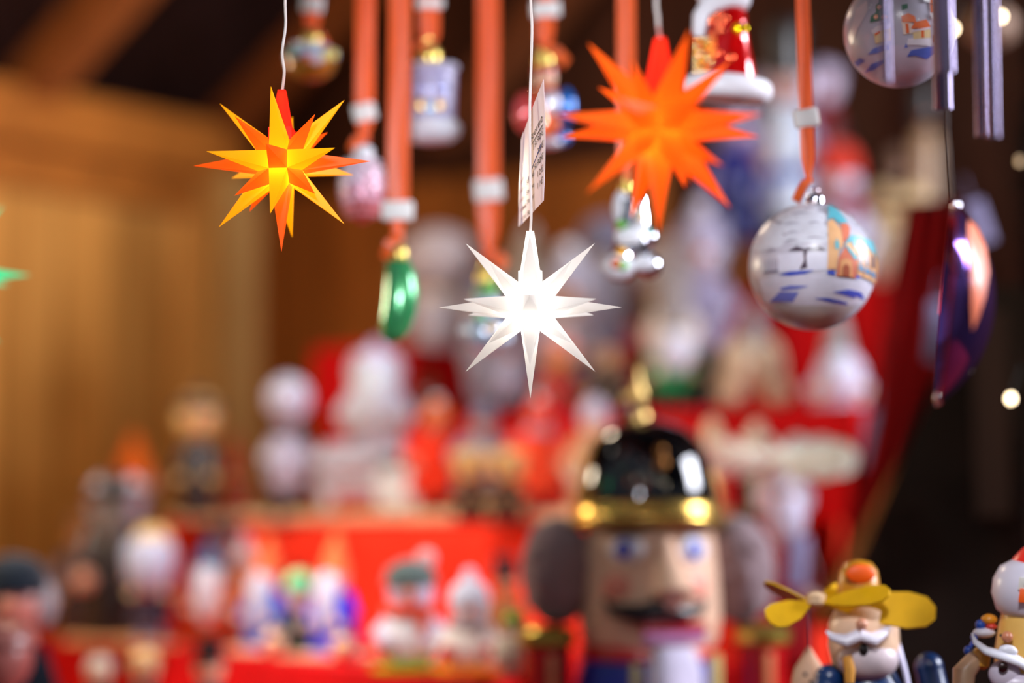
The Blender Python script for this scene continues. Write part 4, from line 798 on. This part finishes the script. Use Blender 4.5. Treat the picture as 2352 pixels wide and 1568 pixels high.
# top step: soldiers etc.
fig('tall nutcracker soldier in a black shako on the topmost step', 1808, wallY(1808, .16), .314, 640, name='nutcracker_figurine', cat='nutcracker', coat=(196, 206, 222), skin=(196, 150, 140), hair=(206, 194, 214), hair_r=.55, hat='shako', hatk='paint', hatc=(18, 12, 14), hat_h=.17, head=.075, bw=.115, shape='straight', legs=(26, 22, 34), leg_h=.27, belt=(60, 96, 190), armc=(150, 120, 150))
fig('nutcracker in a royal blue coat beside the tall soldier', 1692, wallY(1692, .20), .314, 500, name='nutcracker_figurine', cat='nutcracker', coat=(10, 22, 130), skin=(150, 140, 180), hair=(120, 110, 140), hat='shako', hatk='paint', hatc=(110, 100, 130), hat_h=.16, head=.085, bw=.14, shape='straight', legs=(196, 110, 40), leg_h=.26, armc=(120, 116, 170))
fig('white-haired red-coated soldier figure right of the tall nutcracker', 1893, wallY(1893, .08), .314, 560, name='nutcracker_figurine', cat='nutcracker', coat=(150, 10, 20), skin=(210, 190, 210), hat='dome', hatk='paint', hatc=(206, 190, 214), hat_h=.05, head=.075, bw=.10, shape='straight', legs=(34, 20, 20), leg_h=.3, armc=(60, 30, 30))
fig('white snowman with red cap behind the church ball', 1925, wallY(1925, .245), .314, 345, name='snowman_figurine', cat='snowman', coat=(196, 192, 214), skin=(200, 196, 216), hat='dome', hatc=(210, 54, 34), hat_h=.17, head=.15, bw=.22, shape='ball', kind='wool', scarf=(160, 20, 40))
fig('green-trousered wooden soldier left of the church ball', 1662, wallY(1662, .26), .314, 200, name='wooden_figurine', coat=(90, 120, 100), skin=(120, 120, 160), legs=(210, 140, 20), leg_h=.3, hat='dome', hatc=(96, 110, 150), hat_h=.1, bw=.13, shape='straight')
fig('cream-bodied figure with mushroom-like cap right of the silver boot', 1530, wallY(1530, .345), .144, 410, coat=(214, 192, 160), skin=(200, 186, 180), hat='dome', hatc=(206, 196, 200), hat_h=.14, head=.12, bw=.15, kind='wool', shape='ball')
fig('fluffy grey lilac figure below the orange star', 1612, wallY(1612, .37), .144, 500, coat=(150, 140, 166), skin=(190, 180, 196), hat='bobble', hatc=(168, 160, 184), hat_h=.18, head=.11, bw=.14, kind='wool', shape='ball', bobc=(206, 200, 214), legs=(24, 24, 34), leg_h=.3)
fig('cream round-bellied wooden owl-like figure right of the church ball', 2062, wallY(2062, .18), .314, 235, coat=(236, 214, 172), skin=(216, 184, 130), head=.18, nose=False, hat='dome', hatk='paint', hatc=(206, 172, 120), hat_h=.05, bw=.30, shape='ball', kind='paint', eyes=False, arms=False, hair=(216, 184, 132), hair_r=.9)
fig('dark wooden figure with tan striped column body at upper right', 2128, wallY(2128, .10), .314, 480, coat=(176, 140, 104), skin=(40, 34, 36), hat='top', hatk='paint', hatc=(14, 12, 14), hat_h=.10, head=.06, bw=.085, shape='straight', legs=(30, 20, 18), leg_h=.35, arms=False)
fig('black cloaked figure left of the tan column figure', 2062, wallY(2062, .06), .314, 350, coat=(14, 12, 14), skin=(140, 110, 90), hat='dome', hatc=(120, 90, 70), hat_h=.1, head=.07, bw=.10)

# carved Santa with a windmill rotor
t = fig('carved Santa with a long white beard under a white feather-wheel', 1805, 2.62, -.15, 435, name='santa_figurine', cat='santa', coat=(170, 6, 20), skin=(226, 200, 200), beard=(222, 214, 236), beard_l=.22, beard_w=.85, head=.12, hat='dome', hatc=(226, 216, 230), hat_h=.05, bw=.15, kind='paint', nosec=(190, 120, 90), armc=(130, 4, 16), hair=(222, 216, 236), nr=.3)
s = 2.62 / F; loc = at(1792, 1050, 2.62)
t = thing('windmill_rotor', 'white wooden windmill wheel turning above the carved Santa', 'rotor', loc, rot=(math.radians(11), 0, 0)); WB = mat('wood', (250, 244, 228), .6, .06, 30)
mb = MB(); mb.lathe([(12 * s, -20 * s), (16 * s, -10 * s), (16 * s, 14 * s), (6 * s, 26 * s)], 20); mb.tube([(0, 0, -20 * s), (0, 0, -86 * s)], 5 * s); mb.build('hub', WB, t)
for i in range(14):
    a = i * PI / 7 + .12; mb = MB(); M = Matrix.Rotation(a, 4, 'Z') @ Matrix.Translation((0, 0, 0)) @ Matrix.Rotation(math.radians(44), 4, 'X')
    n = 10; out = [(14 * s, 0)] + [(x * s, y * s) for x, y in ((40, 14), (90, 34), (135, 46), (160, 42), (178, 20), (178, -20), (160, -42), (135, -46), (90, -34), (40, -14))]
    mb.slab(out, -1.6 * s, 1.6 * s, M); mb.build('blade', WB, t)
mb = MB(); mb.tube([at(1708, 1500, 2.70) - on(1708, 2.70, -.15), at(1708, 1050, 2.70) - on(1708, 2.70, -.15)], .009, 12)
o = mb.build('post', mat('wood', (54, 26, 28), .6), None); o.location = on(1708, 2.70, -.15); o.name = 'windmill_post'; o['label'] = 'dark upright post beneath the white windmill wheel'; o['category'] = 'post'
# upright pegs added in place of the wheel's rear blades
for px, py, h, lab, c in ((1637, 1075, 118, 'cream rounded peg standing in for a rear wheel blade beside the black helmet', (246, 226, 186)), (1740, 1060, 96, 'cream rounded peg standing in for a rear blade of the windmill wheel', (236, 218, 190))):
    loc = on(px, 2.78, 0.002 + .012) ; hh = (loc.z - 0) ; mb = MB(); top = at(px, py - h, 2.78).z - loc.z; r = 20 * 2.78 / F
    mb.lathe([(r, 0), (r * .8, top * .3), (r, top * .7), (r * .95, top * .9), (r * .5, top * .98), (r * .05, top)], 20); o = mb.build('blade_peg', mat('wood', c), None); o.location = wp(wu(px, .72), .72, .014); o['label'] = lab; o['category'] = 'peg'

# price tags standing on the cloth
for px, y0, y1, d, w_, lab in ((2006, 942, 1075, 2.88, 46, 'upright white tag under the right grey-hatted gnome'), (1832, 1232, 1350, 2.5, 50, 'white tag below the carved Santa'), (2148, 690, 830, 2.75, 34, 'narrow white tag at the left side of the hanging dish'), (2250, 460, 560, 2.6, 44, 'tilted white tag behind the top of the hanging dish')):
    c = at(px, (y0 + y1) / 2, d); h = (y1 - y0) * d / F; mb = MB(); M = Matrix.Rotation(math.radians(6 if px != 2250 else -18), 4, 'Y')
    mb.box((0, 0, 0), (w_ * d / F, .0015, h), M, bev=.0006); mb.tube([(0, .001, h * .48), (0, .001, h * .48 + .03)], .0006, 6, M)
    o = mb.build('price_tag', mat('plain', (160, 154, 196), .6, .03), None); o.location = c; o['label'] = lab; o['category'] = 'price tag'; o['group'] = 'hanging price tags'

# ------------------------------------------------------------------ the big nutcracker
Y = 2.33; s = Y / F; zb = -.48 - .005; org = on(1490, Y, -.505)
t = thing('nutcracker', 'large nutcracker soldier in a glossy black helmet with gold brim', 'nutcracker', org, math.radians(11))
def nz(py): return at(1490, py, Y).z - org.z
def nx_(px): return (px - 1490) * s
BK = mat('glass', (6, 7, 10), .08, .05); GD = mat('metal', (226, 186, 96), .25, .1); SKN = mat('paint', (238, 196, 166), .4, .05, 30)
z0 = nz(1200)
mb = MB(); prof = [(163, 1205), (165, 1160), (160, 1110), (150, 1065), (130, 1020), (100, 990), (60, 972), (20, 968), (1, 967)]; mb.lathe([(r * s, nz(y)) for r, y in prof], 48, sy=.92); mb.build('helmet', BK, t)
mb = MB(); mb.lathe([(150 * s, nz(1215)), (172 * s, nz(1213)), (176 * s, nz(1200)), (172 * s, nz(1160)), (163 * s, nz(1150)), (150 * s, nz(1152))], 48, sy=.95)
mb.tube([(math.sin(a) * 168 * s, -math.cos(a) * 160 * s - (1 if abs(a) < 1.2 else 0) * 14 * s * math.cos(a), nz(1200) + 16 * s * math.cos(a)) for a in [(-1.5 + i * .15) for i in range(21)]], 17 * s, 12, flat=.6); mb.build('brim', GD, t)
for sx in (-1, 1):
    mb = MB(); pp = [(sx * 166 * s * math.cos(a), -20 * s, nz(1165) + 195 * s * math.sin(a)) for a in [i * .07 for i in range(17)]]
    mb.tube(pp, [5 * s + (9 * s * max(0, math.sin((i - 6) / 10 * PI)) if sx < 0 else 0) for i in range(17)], 10); mb.build('helmet_trim', mat('metal', (214, 160, 90), .35), t)
mb = MB(); mb.lathe([(26 * s, nz(985)), (32 * s, nz(965)), (24 * s, nz(945)), (14 * s, nz(925)), (20 * s, nz(905)), (8 * s, nz(880)), (3 * s, nz(845))], 20, Matrix.Translation((-18 * s, 0, 0))); mb.ball((-44 * s, 0, nz(915)), 13 * s, 1, 1, 1.2); mb.build('spike_ornament', mat('metal', (214, 178, 110), .3), t)
mb = MB(); mb.ball((-50 * s, 0, nz(945)), 20 * s, 1, 1, 1.3); mb.ball((5 * s, -12 * s, nz(972)), 30 * s, 1, 1, .5); mb.build('plume_base', mat('paint', (120, 12, 16), .4), t)
mb = MB(); mb.ball((0, -134 * s, nz(1085)), 24 * s, .8, .3, 1.5); mb.ball((0, -130 * s, nz(1040)), 12 * s, 1, .5, 1.2); mb.build('badge', mat('metal', (130, 84, 40), .35), t)
mb = MB(); mb.lathe([(146 * s, nz(1210)), (152 * s, nz(1260)), (160 * s, nz(1340)), (164 * s, nz(1410)), (156 * s, nz(1470)), (130 * s, nz(1495))], 48, Matrix.Translation((6 * s, 0, 0)), sy=.9); mb.build('head', SKN, t)
mb = MB(); mb.tube([(8 * s, -138 * s, nz(1240)), (10 * s, -160 * s, nz(1300)), (14 * s, -196 * s, nz(1355)), (12 * s, -176 * s, nz(1382))], [18 * s, 32 * s, 50 * s, 22 * s], 20); mb.build('nose', SKN, t)
for sx, px in ((-1, 1414), (1, 1566)):
    x = nx_(px) - 0 * s; rr = 150 * s; yy = -math.sqrt(max(0, (154 * s) ** 2 - (x - 6 * s) ** 2)) * .9
    nrm = math.atan2(x - 6 * s, -yy)
    M = Matrix.Translation((x, yy, nz(1262))) @ Matrix.Rotation(nrm, 4, 'Z')
    mb = MB(); mb.use(mat('paint', (236, 236, 248), .3)).ball((0, 0, 0), 38 * s, 1.15, .3, .8, M=M); mb.use(mat('paint', (20, 60, 220), .25)).ball((-4 * s, -9 * s, 2 * s), 19 * s, 1, .35, 1.1, M=M)
    mb.use(mat('paint', (8, 12, 40), .2)).ball((-4 * s, -14 * s, 2 * s), 8 * s, 1, .35, 1, M=M); mb.build('eye', None, t)
    mb = MB(); mb.tube([M @ Vector((-40 * s, -8 * s, 34 * s)), M @ Vector((0, -12 * s, 46 * s)), M @ Vector((40 * s, -6 * s, 36 * s))], [3 * s, 6 * s, 3 * s], 8); mb.build('eyebrow', mat('paint', (60, 34, 24)), t)
for x in (-96, 84):
    yy = -math.sqrt((160 * s) ** 2 - ((x - 6) * s) ** 2) * .9; mb = MB(); mb.ball((x * s, yy + 3 * s, nz(1345)), 34 * s, 1, .28, .9, rot=Euler((0, 0, math.atan2(x, 150)))); mb.build('cheek', mat('paint', (240, 150, 130), .5), t)
mb = MB(); 
for sx in (-1, 1): mb.tube([(-10 * s, -174 * s, nz(1388)), (-10 * s + sx * 50 * s, -166 * s, nz(1402)), (-10 * s + sx * 100 * s, -128 * s, nz(1394)), (-10 * s + sx * 118 * s, -116 * s, nz(1372))], [20 * s, 22 * s, 13 * s, 4 * s], 14)
mb.build('moustache', mat('paint', (10, 8, 12), .4), t)
mb = MB(); mb.box((24 * s, -150 * s, nz(1432)), (150 * s, 30 * s, 22 * s), bev=8 * s); mb.build('mouth', mat('paint', (196, 16, 40), .35), t)
mb = MB(); mb.box((24 * s, -150 * s, nz(1455)), (142 * s, 26 * s, 24 * s), bev=4 * s); mb.build('teeth', mat('paint', (196, 130, 180), .35), t)
mb = MB(); mb.tube([(24 * s, -150 * s, nz(1480)), (26 * s, -158 * s, nz(1530)), (30 * s, -150 * s, nz(1640)), (30 * s, -140 * s, nz(1720))], [70 * s, 90 * s, 100 * s, 60 * s], 20, flat=.5); mb.build('beard', mat('wool', (196, 190, 212)), t)
for sx, px in ((-1, 1288), (1, 1716)):
    mb = MB(); mb.ball((nx_(px), 30 * s, nz(1310)), 92 * s, .92, .9, 1.35); 
    for i in range(26):
        a, b = random.uniform(0, 2 * PI), random.uniform(-1.1, 1.1); mb.ball((nx_(px) + 66 * s * math.cos(a) * math.cos(b), 30 * s + 64 * s * math.sin(a) * math.cos(b), nz(1310) + 100 * s * math.sin(b)), 26 * s, seg=10)
    mb.build('hair', mat('wool', (150, 128, 132)), t)
mb = MB(); mb.lathe([(150 * s, 0.0), (150 * s, nz(1800)), (165 * s, nz(1700)), (172 * s, nz(1580)), (150 * s, nz(1505)), (120 * s, nz(1490))], 40, sy=.8); mb.build('coat', mat('paint', (16, 30, 150), .35), t)
mb = MB(); mb.lathe([(150 * s, nz(1512)), (158 * s, nz(1502)), (150 * s, nz(1476)), (130 * s, nz(1470))], 40, sy=.85); mb.build('collar', mat('paint', (206, 20, 24), .35), t)
for x, y, z, w_ in ((128, -118, 1570, 26), (-60, -134, 1590, 20)): mb = MB(); mb.box((x * s, y * s, nz(z)), (w_ * s, 14 * s, 150 * s), bev=4 * s); mb.build('gold_braid', mat('paint', (206, 190, 120), .35), t)
for sx, px in ((-1, 1256), (1, 1762)):
    mb = MB(); mb.lathe([(44 * s, 0.12), (52 * s, nz(1760)), (54 * s, nz(1470))], 28, Matrix.Translation((nx_(px), 0, 0)), sy=1); mb.build('arm', mat('paint', (196, 14, 18), .25), t)
    mb = MB(); mb.lathe([(60 * s, nz(1478)), (66 * s, nz(1472)), (66 * s, nz(1448)), (52 * s, nz(1436)), (10 * s, nz(1432))], 28, Matrix.Translation((nx_(px), 0, 0))); mb.build('epaulette', mat('metal', (216, 190, 90), .3), t)
    mb = MB(); mb.box((nx_(px) + 2 * s, -51 * s, nz(1570)), (20 * s, 8 * s, 150 * s), bev=3 * s); mb.build('sleeve_stripe', mat('paint', (236, 150, 100), .3), t)

# ------------------------------------------------------------------ smoker with a yellow propeller
Y = 1.86; s = Y / F; cz_ = -.505; org = on(1960, Y, cz_)
t = thing('wooden_figurine', 'white-moustached wooden smoker in a dark blue coat under yellow blades', 'figurine', org, math.radians(8)); NB = mat('paint', (14, 50, 100), .3)
fz = lambda py: at(1960, py, Y).z - org.z; fx = lambda px: (px - 1960) * s
mb = MB(); mb.lathe([(90 * s, 0), (96 * s, .02), (80 * s, fz(1900)), (95 * s, fz(1720)), (92 * s, fz(1600)), (60 * s, fz(1540))], 36, Matrix.Translation((fx(2010), 0, 0)), sy=.85); mb.build('coat', NB, t)
for px, py in ((2165, 1520), (1895, 1545)):
    mb = MB(); mb.tube([(fx(px) - (14 if px > 2000 else -20) * s, 0, fz(py + 10)), (fx(px), -10 * s, fz(py + 90)), (fx(px) - 12 * s, -60 * s, fz(py + 160))], [32 * s, 34 * s, 28 * s], 18); mb.ball((fx(px) - (14 if px > 2000 else -20) * s, 0, fz(py + 10)), 33 * s); mb.build('arm', NB, t)
mb = MB(); mb.lathe([(44 * s, fz(1552)), (72 * s, fz(1530)), (82 * s, fz(1480)), (80 * s, fz(1430)), (66 * s, fz(1400)), (40 * s, fz(1385))], 32, Matrix.Translation((fx(1998), 0, 0))); mb.build('head', mat('paint', (232, 196, 164), .4), t)
mb = MB(); mb.ball((fx(1995), -40 * s, fz(1510)), 68 * s, 1.05, .75, .72); mb.ball((fx(2040), 8 * s, fz(1440)), 46 * s, .62, .8, 1.25); mb.build('beard', mat('paint', (206, 190, 196), .5), t)
mb = MB(); 
mb.tube([(fx(1960), -96 * s, fz(1452)), (fx(1930), -96 * s, fz(1464)), (fx(1900), -84 * s, fz(1456)), (fx(1888), -78 * s, fz(1444))], [16 * s, 17 * s, 10 * s, 3 * s], 14, flat=.7)
mb.tube([(fx(1960), -96 * s, fz(1452)), (fx(1992), -96 * s, fz(1462)), (fx(2022), -80 * s, fz(1448)), (fx(2036), -70 * s, fz(1432))], [16 * s, 17 * s, 12 * s, 4 * s], 14, flat=.7); mb.build('moustache', mat('paint', (226, 220, 234), .4), t)
mb = MB(); mb.ball((fx(1966), -94 * s, fz(1428)), 13 * s); mb.build('nose', mat('paint', (206, 140, 110), .4), t)
mb = MB(); mb.ball((fx(1972), -88 * s, fz(1484)), 11 * s, 1, .5, 1.3); mb.build('mouth', mat('paint', (20, 10, 12), .4), t)
mb = MB(); mb.ball((fx(2034), -30 * s, fz(1482)), 15 * s, .6, .8, 1.5); mb.build('ear', mat('paint', (226, 180, 120), .4), t)
mb = MB(); mb.tube([(fx(1936), -80 * s, fz(1500)), (fx(1940), -86 * s, fz(1530)), (fx(1938), -88 * s, fz(1560))], [11 * s, 13 * s, 10 * s], 12); mb.build('pipe', mat('wood', (200, 140, 60), .5), t)
mb = MB(); mb.tube([(fx(2052), -20 * s, fz(1428)), (fx(2070), -30 * s, fz(1480)), (fx(2082), -44 * s, fz(1540)), (fx(2092), -50 * s, fz(1600))], 10 * s, 10, flat=.5); mb.build('strap', mat('paint', (200, 196, 226), .5), t)
mb = MB(); mb.lathe([(52 * s, fz(1392)), (50 * s, fz(1350)), (44 * s, fz(1310)), (30 * s, fz(1291)), (6 * s, fz(1285))], 28, Matrix.Translation((fx(1993), 20 * s, 0))); mb.build('hat', mat('paint', (196, 130, 14), .4), t)
mb = MB(); mb.ball((fx(1984), -28 * s, fz(1316)), 30 * s, 1.15, .3, .72); mb.build('price_sticker', mat('plain', (255, 96, 0), .5, .03), t)
loc = at(1925, 1384, Y - .02); t = thing('propeller', 'yellow wooden propeller wheel on the dark blue smoker', 'propeller', loc, rot=(math.radians(3), 0, 0)); YB = mat('wood', (222, 170, 16), .5, .08, 60)
mb = MB(); mb.lathe([(12 * s, -8 * s), (22 * s, 0), (22 * s, 18 * s), (8 * s, 26 * s)], 20, Matrix.Translation((-50 * s, 0, 0))); mb.build('hub', mat('wood', (236, 200, 160), .5), t)
for x0, y0, x1, y1, dy, wd, rot in ((-30, 0, 216, -20, -30, 48, 54), (-44, 0, 104, 30, -84, 29, 44), (-60, 0, -165, -34, -50, 34, -46), (-60, 0, -160, 36, 60, 34, 30), (-40, 0, 60, 10, 150, 40, 40)):
    a = Vector((x0 * s, 0, y0 * s)); b = Vector((x1 * s, dy * s, y1 * s)); dr = (b - a); L = dr.length; ez = dr.to_track_quat('X', 'Z').to_matrix().to_4x4()
    M = Matrix.Translation(a) @ ez @ Matrix.Rotation(math.radians(rot), 4, 'X'); out = [(L * .05, -wd * .2 * s), (L * .4, -wd * .8 * s), (L * .75, -wd * s), (L * .92, -wd * .8 * s), (L, -wd * .3 * s), (L, wd * .3 * s), (L * .92, wd * .8 * s), (L * .75, wd * s), (L * .4, wd * .8 * s), (L * .05, wd * .2 * s)]
    mb = MB(); mb.slab(out, -2.5 * s, 2.5 * s, M); mb.build('blade', YB, t)
# thread and the little wooden owl figure below the propeller
t = thing('bird_ornament', 'little pale wooden bird with dotted eyes hanging below the yellow propeller', 'ornament', at(1858, 1530, 1.88)); s = 1.88 / F; L_ = t.location
mb = MB(); mb.tube([(2 * s, 0, 40 * s), (1 * s, 0, 140 * s)], 2.2 * s, 8); mb.build('thread', mat('plain', (80, 60, 90), .6), t)
mb = MB(); mb.lathe([(44 * s, -90 * s), (40 * s, -30 * s), (34 * s, -4 * s), (16 * s, 24 * s), (3 * s, 46 * s)], 24, sy=.8); mb.build('body', mat('wood', (206, 166, 136), .5), t)
mb = MB(); [mb.ball((x * s, -28 * s, -16 * s), 5 * s) for x in (-12, 14)]; mb.ball((2 * s, -32 * s, -34 * s), 6 * s); mb.build('eyes', mat('paint', (60, 40, 36)), t)

# ------------------------------------------------------------------ Santa smoker at the right edge
Y = 1.78; s = Y / F; org = on(2300, Y, -.505); tR = math.radians(6)
t = thing('santa_smoker', 'wooden Santa smoker with red cap, white moustache and orange sticker', 'figurine', org, 0, rot=(0, math.radians(8), 0))
Rm = t.rotation_euler.to_matrix().inverted()
def P(px, py, dy=0): return Rm @ (at(px, py, Y) + Vector((0, dy * s, 0)) - org)
def Mx(px, py, dy=0): return Matrix.Translation(P(px, py, dy))
c = P(2362, 1352); mb = MB(); mb.lathe([(40 * s, -72 * s), (66 * s, -56 * s), (82 * s, -20 * s), (82 * s, 14 * s), (70 * s, 44 * s), (44 * s, 62 * s), (20 * s, 68 * s)], 36, Matrix.Translation(c)); mb.build('hat_fur', mat('paint', (222, 218, 234), .35, .03), t)
mb = MB(); mb.lathe([(58 * s, 50 * s), (50 * s, 66 * s), (30 * s, 92 * s), (10 * s, 104 * s)], 32, Matrix.Translation(c + Vector((8 * s, 0, 2 * s)))); mb.build('hat', mat('paint', (230, 34, 16), .4), t)
mb = MB(); mb.lathe([(62 * s, -95 * s), (68 * s, -40 * s), (66 * s, 20 * s), (60 * s, 60 * s)], 36, Matrix.Translation(P(2358, 1460))); mb.build('head', mat('paint', (238, 188, 96), .4, .08), t)
mb = MB(); mb.box(P(2342, 1340, -76), (36 * s, 3 * s, 30 * s), bev=1.4 * s); mb.build('price_sticker', mat('plain', (226, 222, 214), .5), t)
o = mb = MB(); mb.box(P(2346, 1367, -84), (46 * s, 3 * s, 32 * s), bev=1.4 * s); mb.build('price_sticker', mat('plain', (255, 96, 10), .5), t)
for s_, px, py, dy, sz in (('8', 2335, 1346, -78.5, 15), ('11', 2332, 1374, -86.5, 13)):
    cc = bpy.data.curves.new('t', 'FONT'); cc.body = s_; cc.size = sz * s; o = bpy.data.objects.new('t', cc); C.objects.link(o); bpy.context.view_layer.update(); me = bpy.data.meshes.new_from_object(o.evaluated_get(bpy.context.evaluated_depsgraph_get())); bpy.data.objects.remove(o); me.materials.clear(); me.materials.append(INK); o = bpy.data.objects.new('lettering', me); C.objects.link(o); o.parent = t; o.location = P(px, py, dy); o.rotation_euler = (PI / 2, 0, 0)
mb = MB(); mb.ball(P(2300, 1459, -66), 13 * s); mb.build('nose', mat('paint', (222, 140, 104), .4), t)
mb = MB(); mb.ball(P(2346, 1473, -68), 5.5 * s); mb.ball(P(2288, 1456, -56), 3.5 * s); mb.build('eyes', mat('paint', (14, 14, 18), .3), t)
mb = MB(); mb.tube([P(2220, 1450, -66), P(2226, 1470, -70), P(2250, 1490, -76), P(2290, 1502, -82), P(2320, 1512, -80), P(2345, 1526, -76), P(2390, 1530, -70)], [3 * s, 9 * s, 14 * s, 17 * s, 18 * s, 17 * s, 9 * s], 16, flat=.55)
mb.ball(P(2300, 1490, -76), 17 * s, 1.3, .6, .8); mb.build('moustache', mat('paint', (232, 232, 244), .35, .02), t)
mb = MB(); mb.ball(P(2296, 1545, -60), 40 * s, .95, .5, .85); mb.ball(P(2345, 1575, -66), 46 * s, 1.4, .5, .7); mb.build('beard', mat('paint', (218, 206, 224), .4), t)
mb = MB(); mb.box(P(2335, 1552, -56), (100 * s, 20 * s, 40 * s), bev=4 * s); mb.build('mouth', mat('paint', (110, 30, 16), .4), t)
mb = MB(); mb.ball(P(2287, 1527, -84), 11 * s, 1, .5, 1.1); mb.build('smoke_hole', mat('paint', (50, 6, 14), .3), t)
mb = MB(); mb.tube([P(2277, 1526, -92), P(2298, 1524, -90)], 1.6 * s, 8); mb.build('pin', mat('mirror', (220, 220, 220)), t)
mb = MB(); mb.lathe([(70 * s, -.20 * 0 - (P(2340, 1600).z - .005)), (84 * s, -60 * s), (74 * s, 0)], 30, Matrix.Translation(P(2350, 1610))); mb.build('coat', mat('paint', (120, 40, 20), .35), t)
mb = MB(); mb.tube([P(2262, 1512, -10), P(2236, 1510, -30), P(2205, 1540, -50), P(2198, 1620, -60)], [10 * s, 22 * s, 27 * s, 22 * s], 18); mb.build('arm', mat('paint', (206, 166, 132), .4), t)
mb = MB(); mb.lathe([(12 * s, -26 * s), (21 * s, -18 * s), (22 * s, 10 * s), (16 * s, 20 * s), (8 * s, 24 * s)], 20, Mx(2246, 1508, -34)); mb.ball(P(2256, 1496, -40), 17 * s, 1.2, .8, .6); mb.build('hand', mat('paint', (226, 160, 50), .4), t)
t = thing('toy_duck', 'tiny blue, orange and white toy on the shoulder of the Santa smoker', 'toy', P(2265, 1455, -10) @ Matrix() if False else org + (t.rotation_euler.to_matrix() @ P(2262, 1440, -10)))
mb = MB(); mb.use(mat('paint', (236, 150, 30), .35)).ball((8 * s, 0, 18 * s), 17 * s, 1.1, 1, .75); mb.use(mat('paint', (30, 80, 180), .3)).ball((-12 * s, 0, 6 * s), 12 * s); mb.use(mat('paint', (210, 60, 50), .3)).ball((12 * s, -4 * s, 2 * s), 12 * s, 1.2, 1, .6); mb.build('head', None, t)
mb = MB(); mb.use(mat('paint', (226, 222, 234), .35)).ball((-4 * s, 0, -12 * s), 20 * s, 1.3, .9, .6); mb.use(mat('paint', (30, 80, 190), .3)).ball((-26 * s, 0, -22 * s), 9 * s).ball((-42 * s, -8 * s, -52 * s), 11 * s).tube([(-24 * s, 0, -24 * s), (-40 * s, -6 * s, -50 * s)], 5 * s, 8); mb.build('body', None, t)

# ------------------------------------------------------------------ dark fir garland with bulbs at the right edge
gx = at(2350, 700, 2.15); t = thing('fir_garland', 'dark fir garland with small warm bulbs at the right edge', 'garland', gx)
mb = MB(); pts = [at(2375 + 8 * math.sin(i), -160 + i * 120, 2.15) - gx for i in range(14)]; mb.tube(pts, .004, 8); mb.build('stem', mat('wood', (40, 26, 18)), t)
mb = MB(); gm = mat('plain', (14, 34, 26), .7, .3)
for i in range(3600):
    k = random.uniform(0, 12.99); j = int(k); p = pts[j].lerp(pts[j + 1], k - j); a = random.uniform(0, 2 * PI); l = random.uniform(.012, .026); dv = Vector((math.cos(a), math.sin(a), random.uniform(-.5, .9))).normalized() * l; sd = dv.cross(Vector((.3, .5, .8))).normalized() * .0008
    mb.add([p + sd, p - sd, p + dv], [(0, 1, 2)])
o = mb.build('needles', gm, t, False); o['kind'] = 'stuff'
BU = glow((255, 226, 180), 14); BU2 = glow((255, 210, 150), 2.0)
for px, py, m in ((2322, 915, BU), (2300, 38, BU), (2190, 66, BU), (2342, 370, BU2)):
    b = at(px, py, 2.18) - gx; mb = MB(); mb.ball(b, .0028, 1, 1, 1.3, 12); mb.build('bulb', m, t)
    mb = MB(); mb.tube([b + Vector((0, 0, .003)), b + Vector((.01, .004, .03)), Vector((pts[0].x - .006, 0, b.z + .05))], .0007, 6); mb.build('wire', mat('plain', (14, 26, 20)), t)
# pale blurred lamp shade far upper right
t = thing('paper_lantern', 'dim pale paper lantern in the upper right corner behind the tubes', 'lantern', at(2275, 60, 2.7)); mb = MB(); mb.ball((0, 0, 0), 62 * 2.7 / F, 1, 1, .8); mb.build('shade', mat('paint', (150, 120, 100), .8), t)
